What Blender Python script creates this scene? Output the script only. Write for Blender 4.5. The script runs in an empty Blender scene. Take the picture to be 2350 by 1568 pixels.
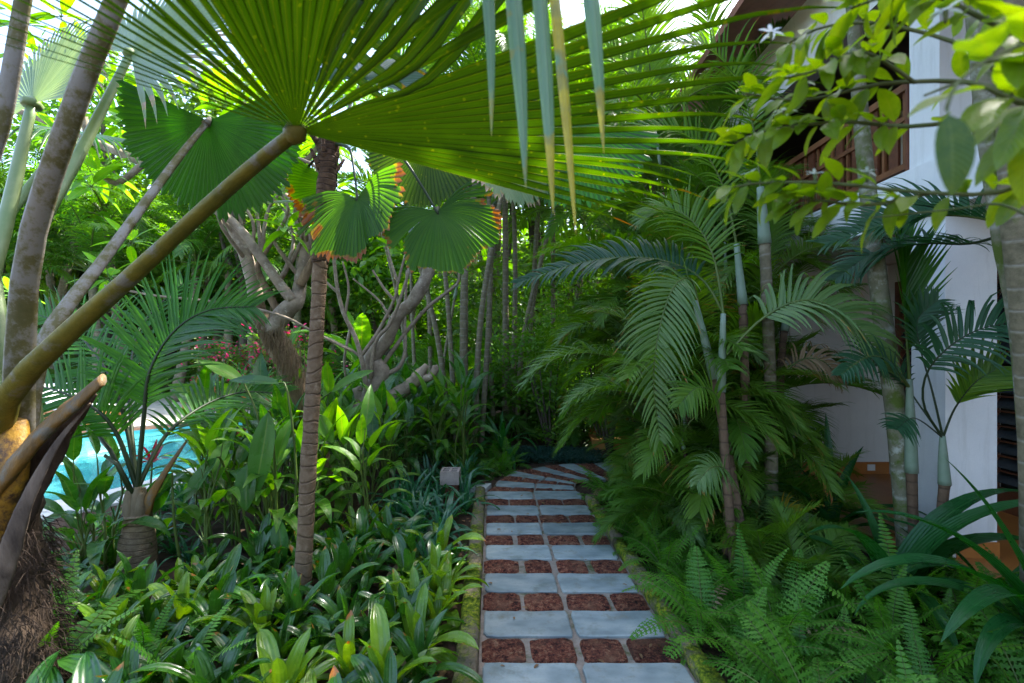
import bpy, math, random
from mathutils import Vector, Matrix, noise as mnoise

R = math.radians
rnd = random.Random(7)
scene = bpy.context.scene
COL = scene.collection

# ------------------------------------------------------------------ camera, sky, sun, exposure
CAM_H = 1.6
FPX = 1110.0            # focal length in pixels of a 2350 px wide picture
CX, CY = 1175.0, 800.0  # principal point / horizon line in that picture
cam_data = bpy.data.cameras.new("camera")
cam_data.sensor_width = 36.0
cam_data.lens = 36.0 * FPX / 2350.0
cam_data.shift_y = (CY - 784.0) / 2350.0
cam_data.clip_start = 0.05
cam_data.clip_end = 2000
cam_data.dof.use_dof = True
cam_data.dof.focus_distance = 4.2
cam_data.dof.aperture_fstop = 2.8
cam = bpy.data.objects.new("camera", cam_data)
COL.objects.link(cam)
cam.location = (0, 0, CAM_H)
cam.rotation_euler = (R(90), 0, 0)
scene.camera = cam

TO_SUN = Vector((0.42, 0.37, 0.83)).normalized()
world = bpy.data.worlds.new("World")
scene.world = world
world.use_nodes = True
wn = world.node_tree.nodes
sky = wn.new("ShaderNodeTexSky")
sky.sky_type = 'NISHITA'
sky.sun_disc = False
sky.sun_elevation = math.asin(TO_SUN.z)
sky.sun_rotation = math.atan2(TO_SUN.x, TO_SUN.y)
sky.air_density = 1.0
sky.dust_density = 2.5
sky.ozone_density = 1.0
world.node_tree.links.new(sky.outputs[0], wn["Background"].inputs[0])
wn["Background"].inputs[1].default_value = 0.15
sun_d = bpy.data.lights.new("sun", 'SUN')
sun_d.energy = 4.5
sun_d.angle = R(0.55)
sun_d.color = (1.0, 0.95, 0.86)
sun = bpy.data.objects.new("sun", sun_d)
COL.objects.link(sun)
sun.rotation_euler = (-TO_SUN).to_track_quat('-Z', 'Y').to_euler()

scene.view_settings.view_transform = 'Standard'
scene.view_settings.look = 'None'
scene.view_settings.exposure = 2.65
scene.view_settings.gamma = 1.0
scene.cycles.use_denoising = True
scene.cycles.max_bounces = 10
scene.cycles.diffuse_bounces = 5
scene.cycles.glossy_bounces = 3
scene.cycles.transmission_bounces = 6
scene.cycles.transparent_max_bounces = 8
scene.cycles.sample_clamp_indirect = 8.0

# ------------------------------------------------------------------ helpers
def P(px, py, d):
    """point at depth d seen at picture position px,py (2350 x 1568)"""
    return Vector(((px - CX) / FPX * d, d, CAM_H - (py - CY) / FPX * d))

def G(px, py, z=0.0):
    d = (CAM_H - z) * FPX / (py - CY)
    return P(px, py, d)

WORLD = {}
def put(name, mesh, parent=None, world=None, mat=None):
    o = bpy.data.objects.new(name, mesh)
    COL.objects.link(o)
    w = world if world is not None else Matrix()
    if parent is not None:
        o.parent = parent
        o.matrix_basis = WORLD[parent.name].inverted() @ w
    else:
        o.matrix_basis = w
    WORLD[o.name] = w
    if mat is not None and mesh is not None and len(mesh.materials) == 0:
        mesh.materials.append(mat)
    return o

def tag(o, label=None, cat=None, group=None, kind=None):
    if label: o["label"] = label
    if cat: o["category"] = cat
    if group: o["group"] = group
    if kind: o["kind"] = kind
    return o

def thing(name, loc, label, cat, group=None):
    return tag(put(name, None, None, Matrix.Translation(loc)), label, cat, group)

class MB:
    """mesh builder"""
    def __init__(s):
        s.v = []; s.f = []; s.uv = []; s.mi = []
    def face(s, idx, uvs=None, m=0):
        s.f.append(tuple(idx)); s.uv.append(uvs or [(0, 0)] * len(idx)); s.mi.append(m)
    def box(s, x0, y0, z0, x1, y1, z1, m=0):
        b = len(s.v)
        s.v += [(x0, y0, z0), (x1, y0, z0), (x1, y1, z0), (x0, y1, z0), (x0, y0, z1), (x1, y0, z1), (x1, y1, z1), (x0, y1, z1)]
        for q in ((0, 3, 2, 1), (4, 5, 6, 7), (0, 1, 5, 4), (1, 2, 6, 5), (2, 3, 7, 6), (3, 0, 4, 7)):
            s.face([b + i for i in q], [(0, 0), (1, 0), (1, 1), (0, 1)], m)
        return s
    def prism(s, poly, z0, z1, m=0):
        """vertical prism over an xy polygon (counter clockwise)"""
        b = len(s.v); n = len(poly)
        s.v += [(p[0], p[1], z0) for p in poly] + [(p[0], p[1], z1) for p in poly]
        s.face([b + n + i for i in range(n)], [(p[0], p[1]) for p in poly], m)
        s.face([b + n - 1 - i for i in range(n)], None, m)
        for i in range(n):
            j = (i + 1) % n
            s.face([b + i, b + j, b + n + j, b + n + i], [(0, 0), (1, 0), (1, 1), (0, 1)], m)
        return s
    def tube(s, pts, rad, n=8, m=0, cap=True, rough=0.0, seed=0, flat=1.0, up=None):
        """swept tube; rad list; uv = (around, metres along); flat < 1 squashes it along the frame's second axis"""
        b = len(s.v); k = len(pts); L = 0.0
        pts = [Vector(p) for p in pts]
        ref = Vector(up) if up else None
        prev = None
        for i in range(k):
            t = (pts[min(i + 1, k - 1)] - pts[max(i - 1, 0)])
            t = t.normalized() if t.length > 1e-9 else Vector((0, 0, 1))
            if prev is None:
                a = ref if ref else (Vector((1, 0, 0)) if abs(t.x) < 0.8 else Vector((0, 1, 0)))
            else:
                a = prev
            x = (a - t * a.dot(t)).normalized(); prev = x
            y = t.cross(x)
            if i: L += (pts[i] - pts[i - 1]).length
            for j in range(n):
                th = 2 * math.pi * j / n
                r = rad[i]
                if rough:
                    q = pts[i] * 6 + Vector((math.cos(th), math.sin(th), seed * 3.1))
                    r *= 1 + rough * mnoise.noise(q * 1.7) + rough * 0.6 * mnoise.noise(q * 4.3)
                s.v.append(tuple(pts[i] + x * (math.cos(th) * r) + y * (math.sin(th) * r * flat)))
        Ls = [0.0]
        for i in range(1, k): Ls.append(Ls[-1] + (pts[i] - pts[i - 1]).length)
        for i in range(k - 1):
            for j in range(n):
                j2 = (j + 1) % n
                s.face([b + i * n + j, b + i * n + j2, b + (i + 1) * n + j2, b + (i + 1) * n + j],
                       [(j / n, Ls[i]), ((j + 1) / n, Ls[i]), ((j + 1) / n, Ls[i + 1]), (j / n, Ls[i + 1])], m)
        if cap:
            s.face([b + n - 1 - j for j in range(n)], None, m)
            s.face([b + (k - 1) * n + j for j in range(n)], [(0.5, Ls[-1])] * n, m)
        return s
    def strip(s, pts, side, nrm, w, fold=0.0, half=1, m=0, vr=(0, 1)):
        """leaf blade: pts along, side and normal vectors per point, widths; fold lifts the edges; half = cells per half"""
        b = len(s.v); k = len(pts); c = 2 * half + 1
        for i in range(k):
            for j in range(c):
                u = (j - half) / half
                s.v.append(tuple(pts[i] + side[i] * (u * w[i] * 0.5) + nrm[i] * (abs(u) ** 1.3 * fold * w[i] * 0.5)))
        for i in range(k - 1):
            v0 = vr[0] + (vr[1] - vr[0]) * i / (k - 1); v1 = vr[0] + (vr[1] - vr[0]) * (i + 1) / (k - 1)
            for j in range(c - 1):
                a = b + i * c + j
                s.face([a, a + 1, a + c + 1, a + c], [(j / (c - 1), v0), ((j + 1) / (c - 1), v0), ((j + 1) / (c - 1), v1), (j / (c - 1), v1)], m)
        return s
    def mesh(s, name, mats=(), smooth=True):
        me = bpy.data.meshes.new(name)
        me.from_pydata(s.v, [], s.f)
        uvl = me.uv_layers.new(name="UVMap")
        flat = []
        for q in s.uv:
            for u in q: flat += (u[0], u[1])
        uvl.data.foreach_set("uv", flat)
        me.polygons.foreach_set("material_index", s.mi)
        me.polygons.foreach_set("use_smooth", [smooth] * len(s.f))
        for mt in (mats if isinstance(mats, (list, tuple)) else [mats]): me.materials.append(mt)
        me.update()
        return me

def spline(pts, n):
    """Catmull-Rom resample of a list of vectors (or floats)"""
    out = []
    k = len(pts)
    for i in range(n):
        t = i / (n - 1) * (k - 1)
        a = min(int(t), k - 2); f = t - a
        p0 = pts[max(a - 1, 0)]; p1 = pts[a]; p2 = pts[a + 1]; p3 = pts[min(a + 2, k - 1)]
        out.append(((p1 * 2) + (p2 - p0) * f + (p0 * 2 - p1 * 5 + p2 * 4 - p3) * (f * f) + (p1 * 3 - p0 - p2 * 3 + p3) * (f ** 3)) * 0.5)
    return out

def frame(y, z, loc):
    y = Vector(y).normalized(); z = Vector(z); z = (z - y * z.dot(y)).normalized(); x = y.cross(z)
    return Matrix(((x.x, y.x, z.x, loc[0]), (x.y, y.y, z.y, loc[1]), (x.z, y.z, z.z, loc[2]), (0, 0, 0, 1)))

def smooth(a, b, x):
    t = min(1.0, max(0.0, (x - a) / (b - a))); return t * t * (3 - 2 * t)

# ------------------------------------------------------------------ materials
def nodes(name):
    m = bpy.data.materials.new(name); m.use_nodes = True
    nt = m.node_tree; nt.nodes.clear()
    out = nt.nodes.new("ShaderNodeOutputMaterial")
    return m, nt, out
def nd(nt, typ, **kw):
    n = nt.nodes.new("ShaderNode" + typ)
    for k, v in kw.items(): setattr(n, k, v)
    return n
def lk(nt, a, b): nt.links.new(a, b)
def rgba(c): return (c[0], c[1], c[2], 1)
def mixc(nt, fac, a, b, blend='MIX'):
    n = nd(nt, "Mix", data_type='RGBA', blend_type=blend)
    for i, s in ((0, fac), (6, a), (7, b)):
        if isinstance(s, (int, float)): n.inputs[i].default_value = s
        elif isinstance(s, tuple): n.inputs[i].default_value = rgba(s)
        else: lk(nt, s, n.inputs[i])
    return n.outputs[2]
def mth(nt, op, a, b=0.0, c=0.0, clamp=False):
    n = nd(nt, "Math", operation=op, use_clamp=clamp)
    for i, s in enumerate((a, b, c)):
        if isinstance(s, (int, float)): n.inputs[i].default_value = s
        else: lk(nt, s, n.inputs[i])
    return n.outputs[0]
def ramp(nt, fac, stops):
    n = nd(nt, "ValToRGB")
    e = n.color_ramp.elements
    while len(e) < len(stops): e.new(0.5)
    for i, (p, c) in enumerate(stops): e[i].position = p; e[i].color = rgba(c)
    lk(nt, fac, n.inputs[0]); return n.outputs[0]
def noise(nt, vec, scale, detail=3.0, rough=0.55):
    n = nd(nt, "TexNoise"); n.inputs["Scale"].default_value = scale; n.inputs["Detail"].default_value = detail
    n.inputs["Roughness"].default_value = rough
    if vec is not None: lk(nt, vec, n.inputs["Vector"])
    return n.outputs["Fac"]
def principled(nt, base, rough, spec=0.5, bump=None, bstr=0.3, bdist=0.01):
    p = nd(nt, "BsdfPrincipled")
    if isinstance(base, tuple): p.inputs["Base Color"].default_value = rgba(base)
    else: lk(nt, base, p.inputs["Base Color"])
    if isinstance(rough, (int, float)): p.inputs["Roughness"].default_value = rough
    else: lk(nt, rough, p.inputs["Roughness"])
    p.inputs["Specular IOR Level"].default_value = spec
    if bump is not None:
        bn = nd(nt, "Bump"); bn.inputs["Strength"].default_value = bstr; bn.inputs["Distance"].default_value = bdist
        lk(nt, bump, bn.inputs["Height"]); lk(nt, bn.outputs[0], p.inputs["Normal"])
    return p

def leaf_mat(name, c1, c2, rough=0.4, trans=0.4, tcol=None, veins=None, nv=10, rib=None, brown=0.0, bcol=(0.16, 0.055, 0.015),
             tip=0.0, spec=0.32, mottle=0.35, pale=None, spots=0.0, tval=1.7, cont=False, edge=None):
    m, nt, out = nodes(name)
    oi = nd(nt, "ObjectInfo"); uv = nd(nt, "UVMap"); tc = nd(nt, "TexCoord")
    sep = nd(nt, "SeparateXYZ"); lk(nt, uv.outputs[0], sep.inputs[0])
    u, v = sep.outputs[0], sep.outputs[1]
    # per-piece offset so that shared meshes do not repeat their mottling
    off = nd(nt, "CombineXYZ"); r10 = mth(nt, 'MULTIPLY', oi.outputs["Random"], 0.0 if cont else 37.0)
    for i in range(3): lk(nt, r10, off.inputs[i])
    vec = nd(nt, "VectorMath", operation='ADD'); lk(nt, tc.outputs["Object"], vec.inputs[0]); lk(nt, off.outputs[0], vec.inputs[1])
    n1 = mth(nt, 'MULTIPLY', mth(nt, 'SUBTRACT', noise(nt, vec.outputs[0], 7.0, 3), 0.3), 2.4, clamp=True)
    fac = mth(nt, 'ADD', mth(nt, 'MULTIPLY', oi.outputs["Random"], 1.0 - mottle), mth(nt, 'MULTIPLY', n1, mottle * 1.2), clamp=True)
    col = mixc(nt, fac, c1, c2)
    if pale is not None:   # paler towards the base of the blade
        col = mixc(nt, mth(nt, 'MULTIPLY', mth(nt, 'POWER', mth(nt, 'SUBTRACT', 1.0, v), 3.0), 0.85, clamp=True), col, pale)
    h = None
    ua = mth(nt, 'ABSOLUTE', mth(nt, 'SUBTRACT', u, 0.5))
    if veins == 'parallel':
        h = mth(nt, 'SINE', mth(nt, 'MULTIPLY', u, nv * 6.283))
    elif veins == 'pinnate':
        h = mth(nt, 'SINE', mth(nt, 'MULTIPLY', mth(nt, 'SUBTRACT', v, mth(nt, 'MULTIPLY', ua, 0.35)), nv * 6.283))
        h = mth(nt, 'POWER', mth(nt, 'ABSOLUTE', h), 3.0)
    if h is not None:
        col = mixc(nt, mth(nt, 'MULTIPLY', mth(nt, 'ADD', h, 1.0), 0.10), col, (c2[0] * 1.5, c2[1] * 1.4, c2[2] * 1.3))
    if rib is not None:
        rb = mth(nt, 'SUBTRACT', 1.0, mth(nt, 'MULTIPLY', ua, 22.0), clamp=True)
        col = mixc(nt, mth(nt, 'MULTIPLY', rb, 0.8), col, rib)
    if edge is not None:
        col = mixc(nt, mth(nt, 'MULTIPLY', mth(nt, 'SUBTRACT', ua, 0.36), 7.0, clamp=True), col, edge)
    tmask = None
    if brown > 0 or tip > 0:
        nb = noise(nt, vec.outputs[0], 4.0 if cont else 5.0, 5)
        tmask = mth(nt, 'ADD', v, mth(nt, 'MULTIPLY', mth(nt, 'SUBTRACT', nb, 0.5), 2.2 if cont else 1.4))
        tmask = mth(nt, 'ADD', tmask, mth(nt, 'MULTIPLY', mth(nt, 'SUBTRACT', oi.outputs["Random"], 0.5), 0.05 if cont else 0.25))
        th = 1.0 - brown if brown > 0 else 1.15 - tip
        tmask = mth(nt, 'MULTIPLY', mth(nt, 'SUBTRACT', tmask, th), 9.0, clamp=True)
        ring = mth(nt, 'SUBTRACT', 1.0, mth(nt, 'ABSOLUTE', mth(nt, 'SUBTRACT', mth(nt, 'MULTIPLY', tmask, 2.0), 1.0)), clamp=True)
        nb2 = noise(nt, vec.outputs[0], 24.0, 3)
        bc = mixc(nt, nb2, bcol, (bcol[0] * 2.4, bcol[1] * 2.6, bcol[2] * 2.2))
        col = mixc(nt, tmask, col, bc)
        col = mixc(nt, mth(nt, 'MULTIPLY', ring, 0.45), col, (0.24, 0.17, 0.015))
    if spots > 0:
        vo = nd(nt, "TexVoronoi"); vo.inputs["Scale"].default_value = 28.0; lk(nt, vec.outputs[0], vo.inputs["Vector"])
        sp = mth(nt, 'MULTIPLY', mth(nt, 'SUBTRACT', 0.16, vo.outputs["Distance"]), 20.0, clamp=True)
        col = mixc(nt, mth(nt, 'MULTIPLY', sp, spots), col, (0.28, 0.26, 0.03))
    rn = mth(nt, 'ADD', rough - 0.1, mth(nt, 'MULTIPLY', n1, 0.2))
    hh = h if h is not None else n1
    p = principled(nt, col, rn, spec, hh, 0.25, 0.004)
    tr = nd(nt, "BsdfTranslucent")
    tint = tcol or (1.7, 1.5, 0.5)
    tcl = mixc(nt, 1.0, col, tint, 'MULTIPLY')
    hs = nd(nt, "HueSaturation"); hs.inputs["Saturation"].default_value = 1.1; hs.inputs["Value"].default_value = tval
    lk(nt, tcl, hs.inputs["Color"]); lk(nt, hs.outputs[0], tr.inputs[0])
    mx = nd(nt, "MixShader")
    if tmask is not None:
        lk(nt, mth(nt, 'MULTIPLY', mth(nt, 'SUBTRACT', 1.0, mth(nt, 'MULTIPLY', tmask, 0.4)), trans), mx.inputs[0])
    else:
        mx.inputs[0].default_value = trans
    lk(nt, p.outputs[0], mx.inputs[1]); lk(nt, tr.outputs[0], mx.inputs[2]); lk(nt, mx.outputs[0], out.inputs[0])
    return m

def bark_mat(name, c1, c2, ring=0.0, rcol=None, lich=0.0, lcol=(0.42, 0.44, 0.38), moss=0.0, nscale=14.0, bstr=0.6, stretch=1.0, rough=0.85, rjit=0.35):
    m, nt, out = nodes(name)
    uv = nd(nt, "UVMap"); tc = nd(nt, "TexCoord"); oi = nd(nt, "ObjectInfo")
    sep = nd(nt, "SeparateXYZ"); lk(nt, uv.outputs[0], sep.inputs[0])
    u, v = sep.outputs[0], sep.outputs[1]
    mp = nd(nt, "Mapping"); mp.inputs["Scale"].default_value = (1, 1, stretch); lk(nt, tc.outputs["Object"], mp.inputs[0])
    n1 = mth(nt, 'MULTIPLY', mth(nt, 'SUBTRACT', noise(nt, mp.outputs[0], nscale, 5, 0.65), 0.28), 2.2, clamp=True)
    n2 = noise(nt, mp.outputs[0], nscale * 4.5, 4, 0.7)
    n3 = noise(nt, tc.outputs["Object"], 3.0, 2)
    col = mixc(nt, n1, c1, c2)
    h = mth(nt, 'ADD', mth(nt, 'MULTIPLY', n1, 0.5), mth(nt, 'MULTIPLY', n2, 0.5))
    if ring > 0:
        vv = mth(nt, 'ADD', mth(nt, 'MULTIPLY', v, ring), mth(nt, 'MULTIPLY', mth(nt, 'SUBTRACT', n3, 0.5), rjit * 4))
        fr = mth(nt, 'FRACT', vv)
        ln = mth(nt, 'SUBTRACT', 1.0, mth(nt, 'MULTIPLY', mth(nt, 'ABSOLUTE', mth(nt, 'SUBTRACT', fr, 0.5)), 9.0), clamp=True)
        ln = mth(nt, 'MULTIPLY', ln, mth(nt, 'ADD', n1, 0.35), clamp=True)
        col = mixc(nt, mth(nt, 'MULTIPLY', ln, 0.9), col, rcol or (c1[0] * 0.4, c1[1] * 0.4, c1[2] * 0.4))
        h = mth(nt, 'ADD', h, mth(nt, 'ADD', mth(nt, 'MULTIPLY', fr, 0.8), mth(nt, 'MULTIPLY', ln, -0.7)))
    if lich > 0:
        nl = noise(nt, tc.outputs["Object"], 9.0, 6, 0.75)
        ml = mth(nt, 'MULTIPLY', mth(nt, 'SUBTRACT', nl, 1.0 - lich), 9.0, clamp=True)
        col = mixc(nt, ml, col, lcol)
    if moss > 0:
        nm = noise(nt, tc.outputs["Object"], 5.0, 5, 0.7)
        mm = mth(nt, 'MULTIPLY', mth(nt, 'SUBTRACT', nm, 1.0 - moss), 8.0, clamp=True)
        col = mixc(nt, mm, col, (0.07, 0.10, 0.015))
    p = principled(nt, col, rough, 0.3, h, bstr, 0.012)
    lk(nt, p.outputs[0], out.inputs[0])
    return m

def surf_mat(name, c1, c2, scale=6.0, rough=0.7, bstr=0.2, fine=60.0, spec=0.4, c3=None, s3=2.0, t3=0.55, bdist=0.01, rand=0.0, patch=8.0, damp=0.0):
    m, nt, out = nodes(name)
    tc = nd(nt, "TexCoord"); oi = nd(nt, "ObjectInfo")
    ge = nd(nt, "NewGeometry")
    vec = ge.outputs["Position"]
    n1 = noise(nt, vec, scale, 5, 0.6); n2 = noise(nt, vec, fine, 4, 0.65)
    f = mth(nt, 'ADD', mth(nt, 'MULTIPLY', n1, 0.65), mth(nt, 'MULTIPLY', n2, 0.35))
    f = mth(nt, 'MULTIPLY', mth(nt, 'SUBTRACT', f, 0.36), 3.6, clamp=True)
    col = mixc(nt, f, c1, c2)
    if rand:
        hs = nd(nt, "HueSaturation"); lk(nt, col, hs.inputs["Color"])
        lk(nt, mth(nt, 'ADD', 1.0 - rand / 2, mth(nt, 'MULTIPLY', oi.outputs["Random"], rand)), hs.inputs["Value"]); col = hs.outputs[0]
    if c3 is not None:
        n3 = noise(nt, vec, s3, 5, 0.7)
        col = mixc(nt, mth(nt, 'MULTIPLY', mth(nt, 'SUBTRACT', n3, t3), patch, clamp=True), col, c3)
    if damp:
        sz = nd(nt, "SeparateXYZ"); lk(nt, vec, sz.inputs[0]); mp2 = nd(nt, "Mapping"); mp2.inputs["Scale"].default_value = (1, 1, 0.12); lk(nt, vec, mp2.inputs[0])
        st_ = noise(nt, mp2.outputs[0], 9.0, 5, 0.7)
        low = mth(nt, 'MULTIPLY', mth(nt, 'SUBTRACT', 0.75, sz.outputs[2]), 1.3, clamp=True)
        dm = mth(nt, 'ADD', mth(nt, 'MULTIPLY', mth(nt, 'SUBTRACT', st_, 0.52), 2.2, clamp=True), mth(nt, 'MULTIPLY', mth(nt, 'MULTIPLY', low, n1), 0.7), clamp=True)
        col = mixc(nt, mth(nt, 'MULTIPLY', dm, damp), col, (0.30, 0.29, 0.23))
    p = principled(nt, col, rough, spec, mth(nt, 'ADD', n1, mth(nt, 'MULTIPLY', n2, 0.6)), bstr, bdist)
    lk(nt, p.outputs[0], out.inputs[0])
    return m

def laterite_mat():
    m, nt, out = nodes("laterite")
    ge = nd(nt, "NewGeometry"); vec = ge.outputs["Position"]; oi = nd(nt, "ObjectInfo")
    vo = nd(nt, "TexVoronoi"); vo.inputs["Scale"].default_value = 62.0; lk(nt, vec, vo.inputs["Vector"])
    n1 = noise(nt, vec, 30.0, 8, 0.8); n2 = noise(nt, vec, 110.0, 6, 0.75); n3 = noise(nt, vec, 7.0, 4)
    col = ramp(nt, n1, [(0.40, (0.018, 0.007, 0.006)), (0.47, (0.135, 0.036, 0.022)), (0.54, (0.245, 0.078, 0.042)), (0.62, (0.36, 0.19, 0.11))])
    col = mixc(nt, mth(nt, 'MULTIPLY', mth(nt, 'SUBTRACT', 0.5, n2), 7.0, clamp=True), col, (0.014, 0.008, 0.007))
    col = mixc(nt, mth(nt, 'MULTIPLY', mth(nt, 'SUBTRACT', n3, 0.50), 4.0, clamp=True), col, (0.20, 0.095, 0.055))
    hs = nd(nt, "HueSaturation"); lk(nt, col, hs.inputs["Color"])
    lk(nt, mth(nt, 'ADD', 1.0, mth(nt, 'MULTIPLY', oi.outputs["Random"], 0.6)), hs.inputs["Value"])
    h = mth(nt, 'ADD', mth(nt, 'MULTIPLY', n1, 1.0), mth(nt, 'ADD', mth(nt, 'MULTIPLY', vo.outputs["Distance"], 0.5), mth(nt, 'MULTIPLY', n2, 0.5)))
    p = principled(nt, hs.outputs[0], 0.9, 0.25, h, 1.0, 0.05)
    lk(nt, p.outputs[0], out.inputs[0]); return m

def slate_mat():
    m, nt, out = nodes("slate")
    ge = nd(nt, "NewGeometry"); vec = ge.outputs["Position"]; oi = nd(nt, "ObjectInfo")
    mp = nd(nt, "Mapping"); mp.inputs["Scale"].default_value = (0.8, 1.5, 1); lk(nt, vec, mp.inputs[0])
    n1 = noise(nt, mp.outputs[0], 5.0, 5, 0.65); n2 = noise(nt, mp.outputs[0], 40.0, 5, 0.7); n3 = noise(nt, vec, 11.0, 4, 0.7)
    col = ramp(nt, n1, [(0.36, (0.14, 0.175, 0.18)), (0.5, (0.215, 0.255, 0.255)), (0.64, (0.28, 0.31, 0.295))])
    col = mixc(nt, mth(nt, 'MULTIPLY', mth(nt, 'SUBTRACT', n2, 0.50), 2.6, clamp=True), col, (0.13, 0.16, 0.17))
    col = mixc(nt, mth(nt, 'MULTIPLY', mth(nt, 'SUBTRACT', n3, 0.56), 4.0, clamp=True), col, (0.15, 0.135, 0.09))
    n4 = noise(nt, vec, 2.6, 6, 0.75)
    col = mixc(nt, mth(nt, 'MULTIPLY', mth(nt, 'SUBTRACT', n4, 0.53), 5.0, clamp=True), col, (0.095, 0.105, 0.075))
    hs = nd(nt, "HueSaturation"); lk(nt, col, hs.inputs["Color"])
    lk(nt, mth(nt, 'ADD', 0.85, mth(nt, 'MULTIPLY', oi.outputs["Random"], 0.3)), hs.inputs["Value"])
    p = principled(nt, hs.outputs[0], mth(nt, 'ADD', 0.42, mth(nt, 'MULTIPLY', n2, 0.3)), 0.4, mth(nt, 'ADD', n1, mth(nt, 'MULTIPLY', n2, 0.5)), 0.25, 0.008)
    lk(nt, p.outputs[0], out.inputs[0]); return m

def kerb_mat():
    m, nt, out = nodes("mossy kerb")
    ge = nd(nt, "NewGeometry"); vec = ge.outputs["Position"]
    n1 = noise(nt, vec, 9.0, 6, 0.7); n2 = noise(nt, vec, 45.0, 5, 0.7); n3 = noise(nt, vec, 3.3, 5, 0.75)
    col = mixc(nt, n1, (0.07, 0.055, 0.04), (0.22, 0.18, 0.13))
    moss = mth(nt, 'MULTIPLY', mth(nt, 'SUBTRACT', n3, 0.42), 9.0, clamp=True)
    mc = ramp(nt, n2, [(0.38, (0.03, 0.055, 0.006)), (0.5, (0.10, 0.14, 0.008)), (0.62, (0.24, 0.26, 0.015))])
    col = mixc(nt, moss, col, mc)
    col = mixc(nt, mth(nt, 'MULTIPLY', mth(nt, 'SUBTRACT', n1, 0.6), 8.0, clamp=True), col, (0.30, 0.20, 0.03))
    p = principled(nt, col, 0.95, 0.2, mth(nt, 'ADD', mth(nt, 'ADD', n1, n2), moss), 0.8, 0.015)
    lk(nt, p.outputs[0], out.inputs[0]); return m

M = {}
# foliage
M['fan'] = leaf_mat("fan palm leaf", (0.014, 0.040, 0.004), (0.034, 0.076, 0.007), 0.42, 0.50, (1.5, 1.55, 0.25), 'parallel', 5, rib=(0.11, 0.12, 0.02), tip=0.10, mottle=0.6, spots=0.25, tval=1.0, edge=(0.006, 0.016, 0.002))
M['strip'] = leaf_mat("hanging tip with painted sky sheen", (0.10, 0.19, 0.13), (0.15, 0.25, 0.17), 0.36, 0.25, (1.3, 1.4, 0.5), 'parallel', 3, rib=(0.22, 0.27, 0.16), tip=0.30, bcol=(0.22, 0.17, 0.02), mottle=0.3)  # paler than the blade: sky reflection painted into the leaf colour
M['fan_brown'] = leaf_mat("browned fan leaf", (0.025, 0.085, 0.010), (0.045, 0.12, 0.012), 0.42, 0.60, (1.5, 1.5, 0.25), 'parallel', 3, edge=(0.012, 0.05, 0.006), brown=0.15, bcol=(0.10, 0.030, 0.008), mottle=0.3, cont=True)
M['fan_dark'] = leaf_mat("round fan leaf", (0.008, 0.042, 0.008), (0.018, 0.062, 0.010), 0.40, 0.30, (1.1, 1.5, 0.4), 'parallel', 3, mottle=0.3)
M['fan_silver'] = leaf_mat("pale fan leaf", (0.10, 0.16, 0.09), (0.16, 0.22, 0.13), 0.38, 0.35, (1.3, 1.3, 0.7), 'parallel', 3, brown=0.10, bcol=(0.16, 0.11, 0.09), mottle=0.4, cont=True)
M['areca'] = leaf_mat("areca leaf", (0.024, 0.090, 0.010), (0.095, 0.185, 0.016), 0.38, 0.40, (1.4, 1.4, 0.45), 'parallel', 2, tip=0.10, mottle=0.3)
M['areca_far'] = leaf_mat("distant areca leaf", (0.030, 0.10, 0.018), (0.085, 0.17, 0.025), 0.42, 0.48, (1.3, 1.35, 0.45), None, mottle=0.4)
M['areca_pale'] = leaf_mat("grey green palm leaf", (0.055, 0.125, 0.036), (0.115, 0.19, 0.065), 0.33, 0.32, (1.3, 1.3, 0.5), 'parallel', 2, tip=0.16, mottle=0.4)
M['areca_dark'] = leaf_mat("blue green palm leaf", (0.012, 0.055, 0.026), (0.022, 0.075, 0.030), 0.40, 0.32, (1.2, 1.4, 0.6), 'parallel', 2, mottle=0.4)
M['dry_leaf'] = leaf_mat("dry palm leaf", (0.18, 0.12, 0.06), (0.30, 0.22, 0.13), 0.7, 0.3, (1.2, 1.0, 0.7), None)
M['yellow_leaf'] = leaf_mat("yellowing palm leaf", (0.20, 0.15, 0.012), (0.30, 0.22, 0.02), 0.45, 0.4, (1.2, 1.1, 0.4), None)
M['coconut'] = leaf_mat("coconut leaf", (0.016, 0.080, 0.010), (0.035, 0.115, 0.014), 0.35, 0.45, (1.4, 1.5, 0.4), 'parallel', 2, mottle=0.3)
M['brom'] = leaf_mat("bromeliad leaf", (0.010, 0.055, 0.012), (0.034, 0.110, 0.014), 0.24, 0.28, (1.5, 1.5, 0.3), 'parallel', 4, pale=(0.07, 0.14, 0.015), tip=0.10, mottle=0.3, spec=0.6)
M['brom_light'] = leaf_mat("light bromeliad leaf", (0.060, 0.165, 0.014), (0.13, 0.23, 0.018), 0.26, 0.32, (1.5, 1.4, 0.3), 'parallel', 4, pale=(0.16, 0.24, 0.03), tip=0.05, mottle=0.3, spec=0.6)
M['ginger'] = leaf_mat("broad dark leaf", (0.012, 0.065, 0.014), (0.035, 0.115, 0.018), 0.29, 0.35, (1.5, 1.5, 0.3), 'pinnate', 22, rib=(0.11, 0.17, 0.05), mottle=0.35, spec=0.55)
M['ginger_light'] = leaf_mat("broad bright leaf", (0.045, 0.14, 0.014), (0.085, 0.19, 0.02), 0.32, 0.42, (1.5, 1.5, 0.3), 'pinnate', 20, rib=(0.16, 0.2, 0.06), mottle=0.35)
M['lily'] = leaf_mat("blue green strap leaf", (0.018, 0.085, 0.045), (0.030, 0.115, 0.055), 0.24, 0.25, (1.4, 1.5, 0.5), 'parallel', 6, rib=(0.06, 0.14, 0.06), mottle=0.3, spec=0.6)
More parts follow.
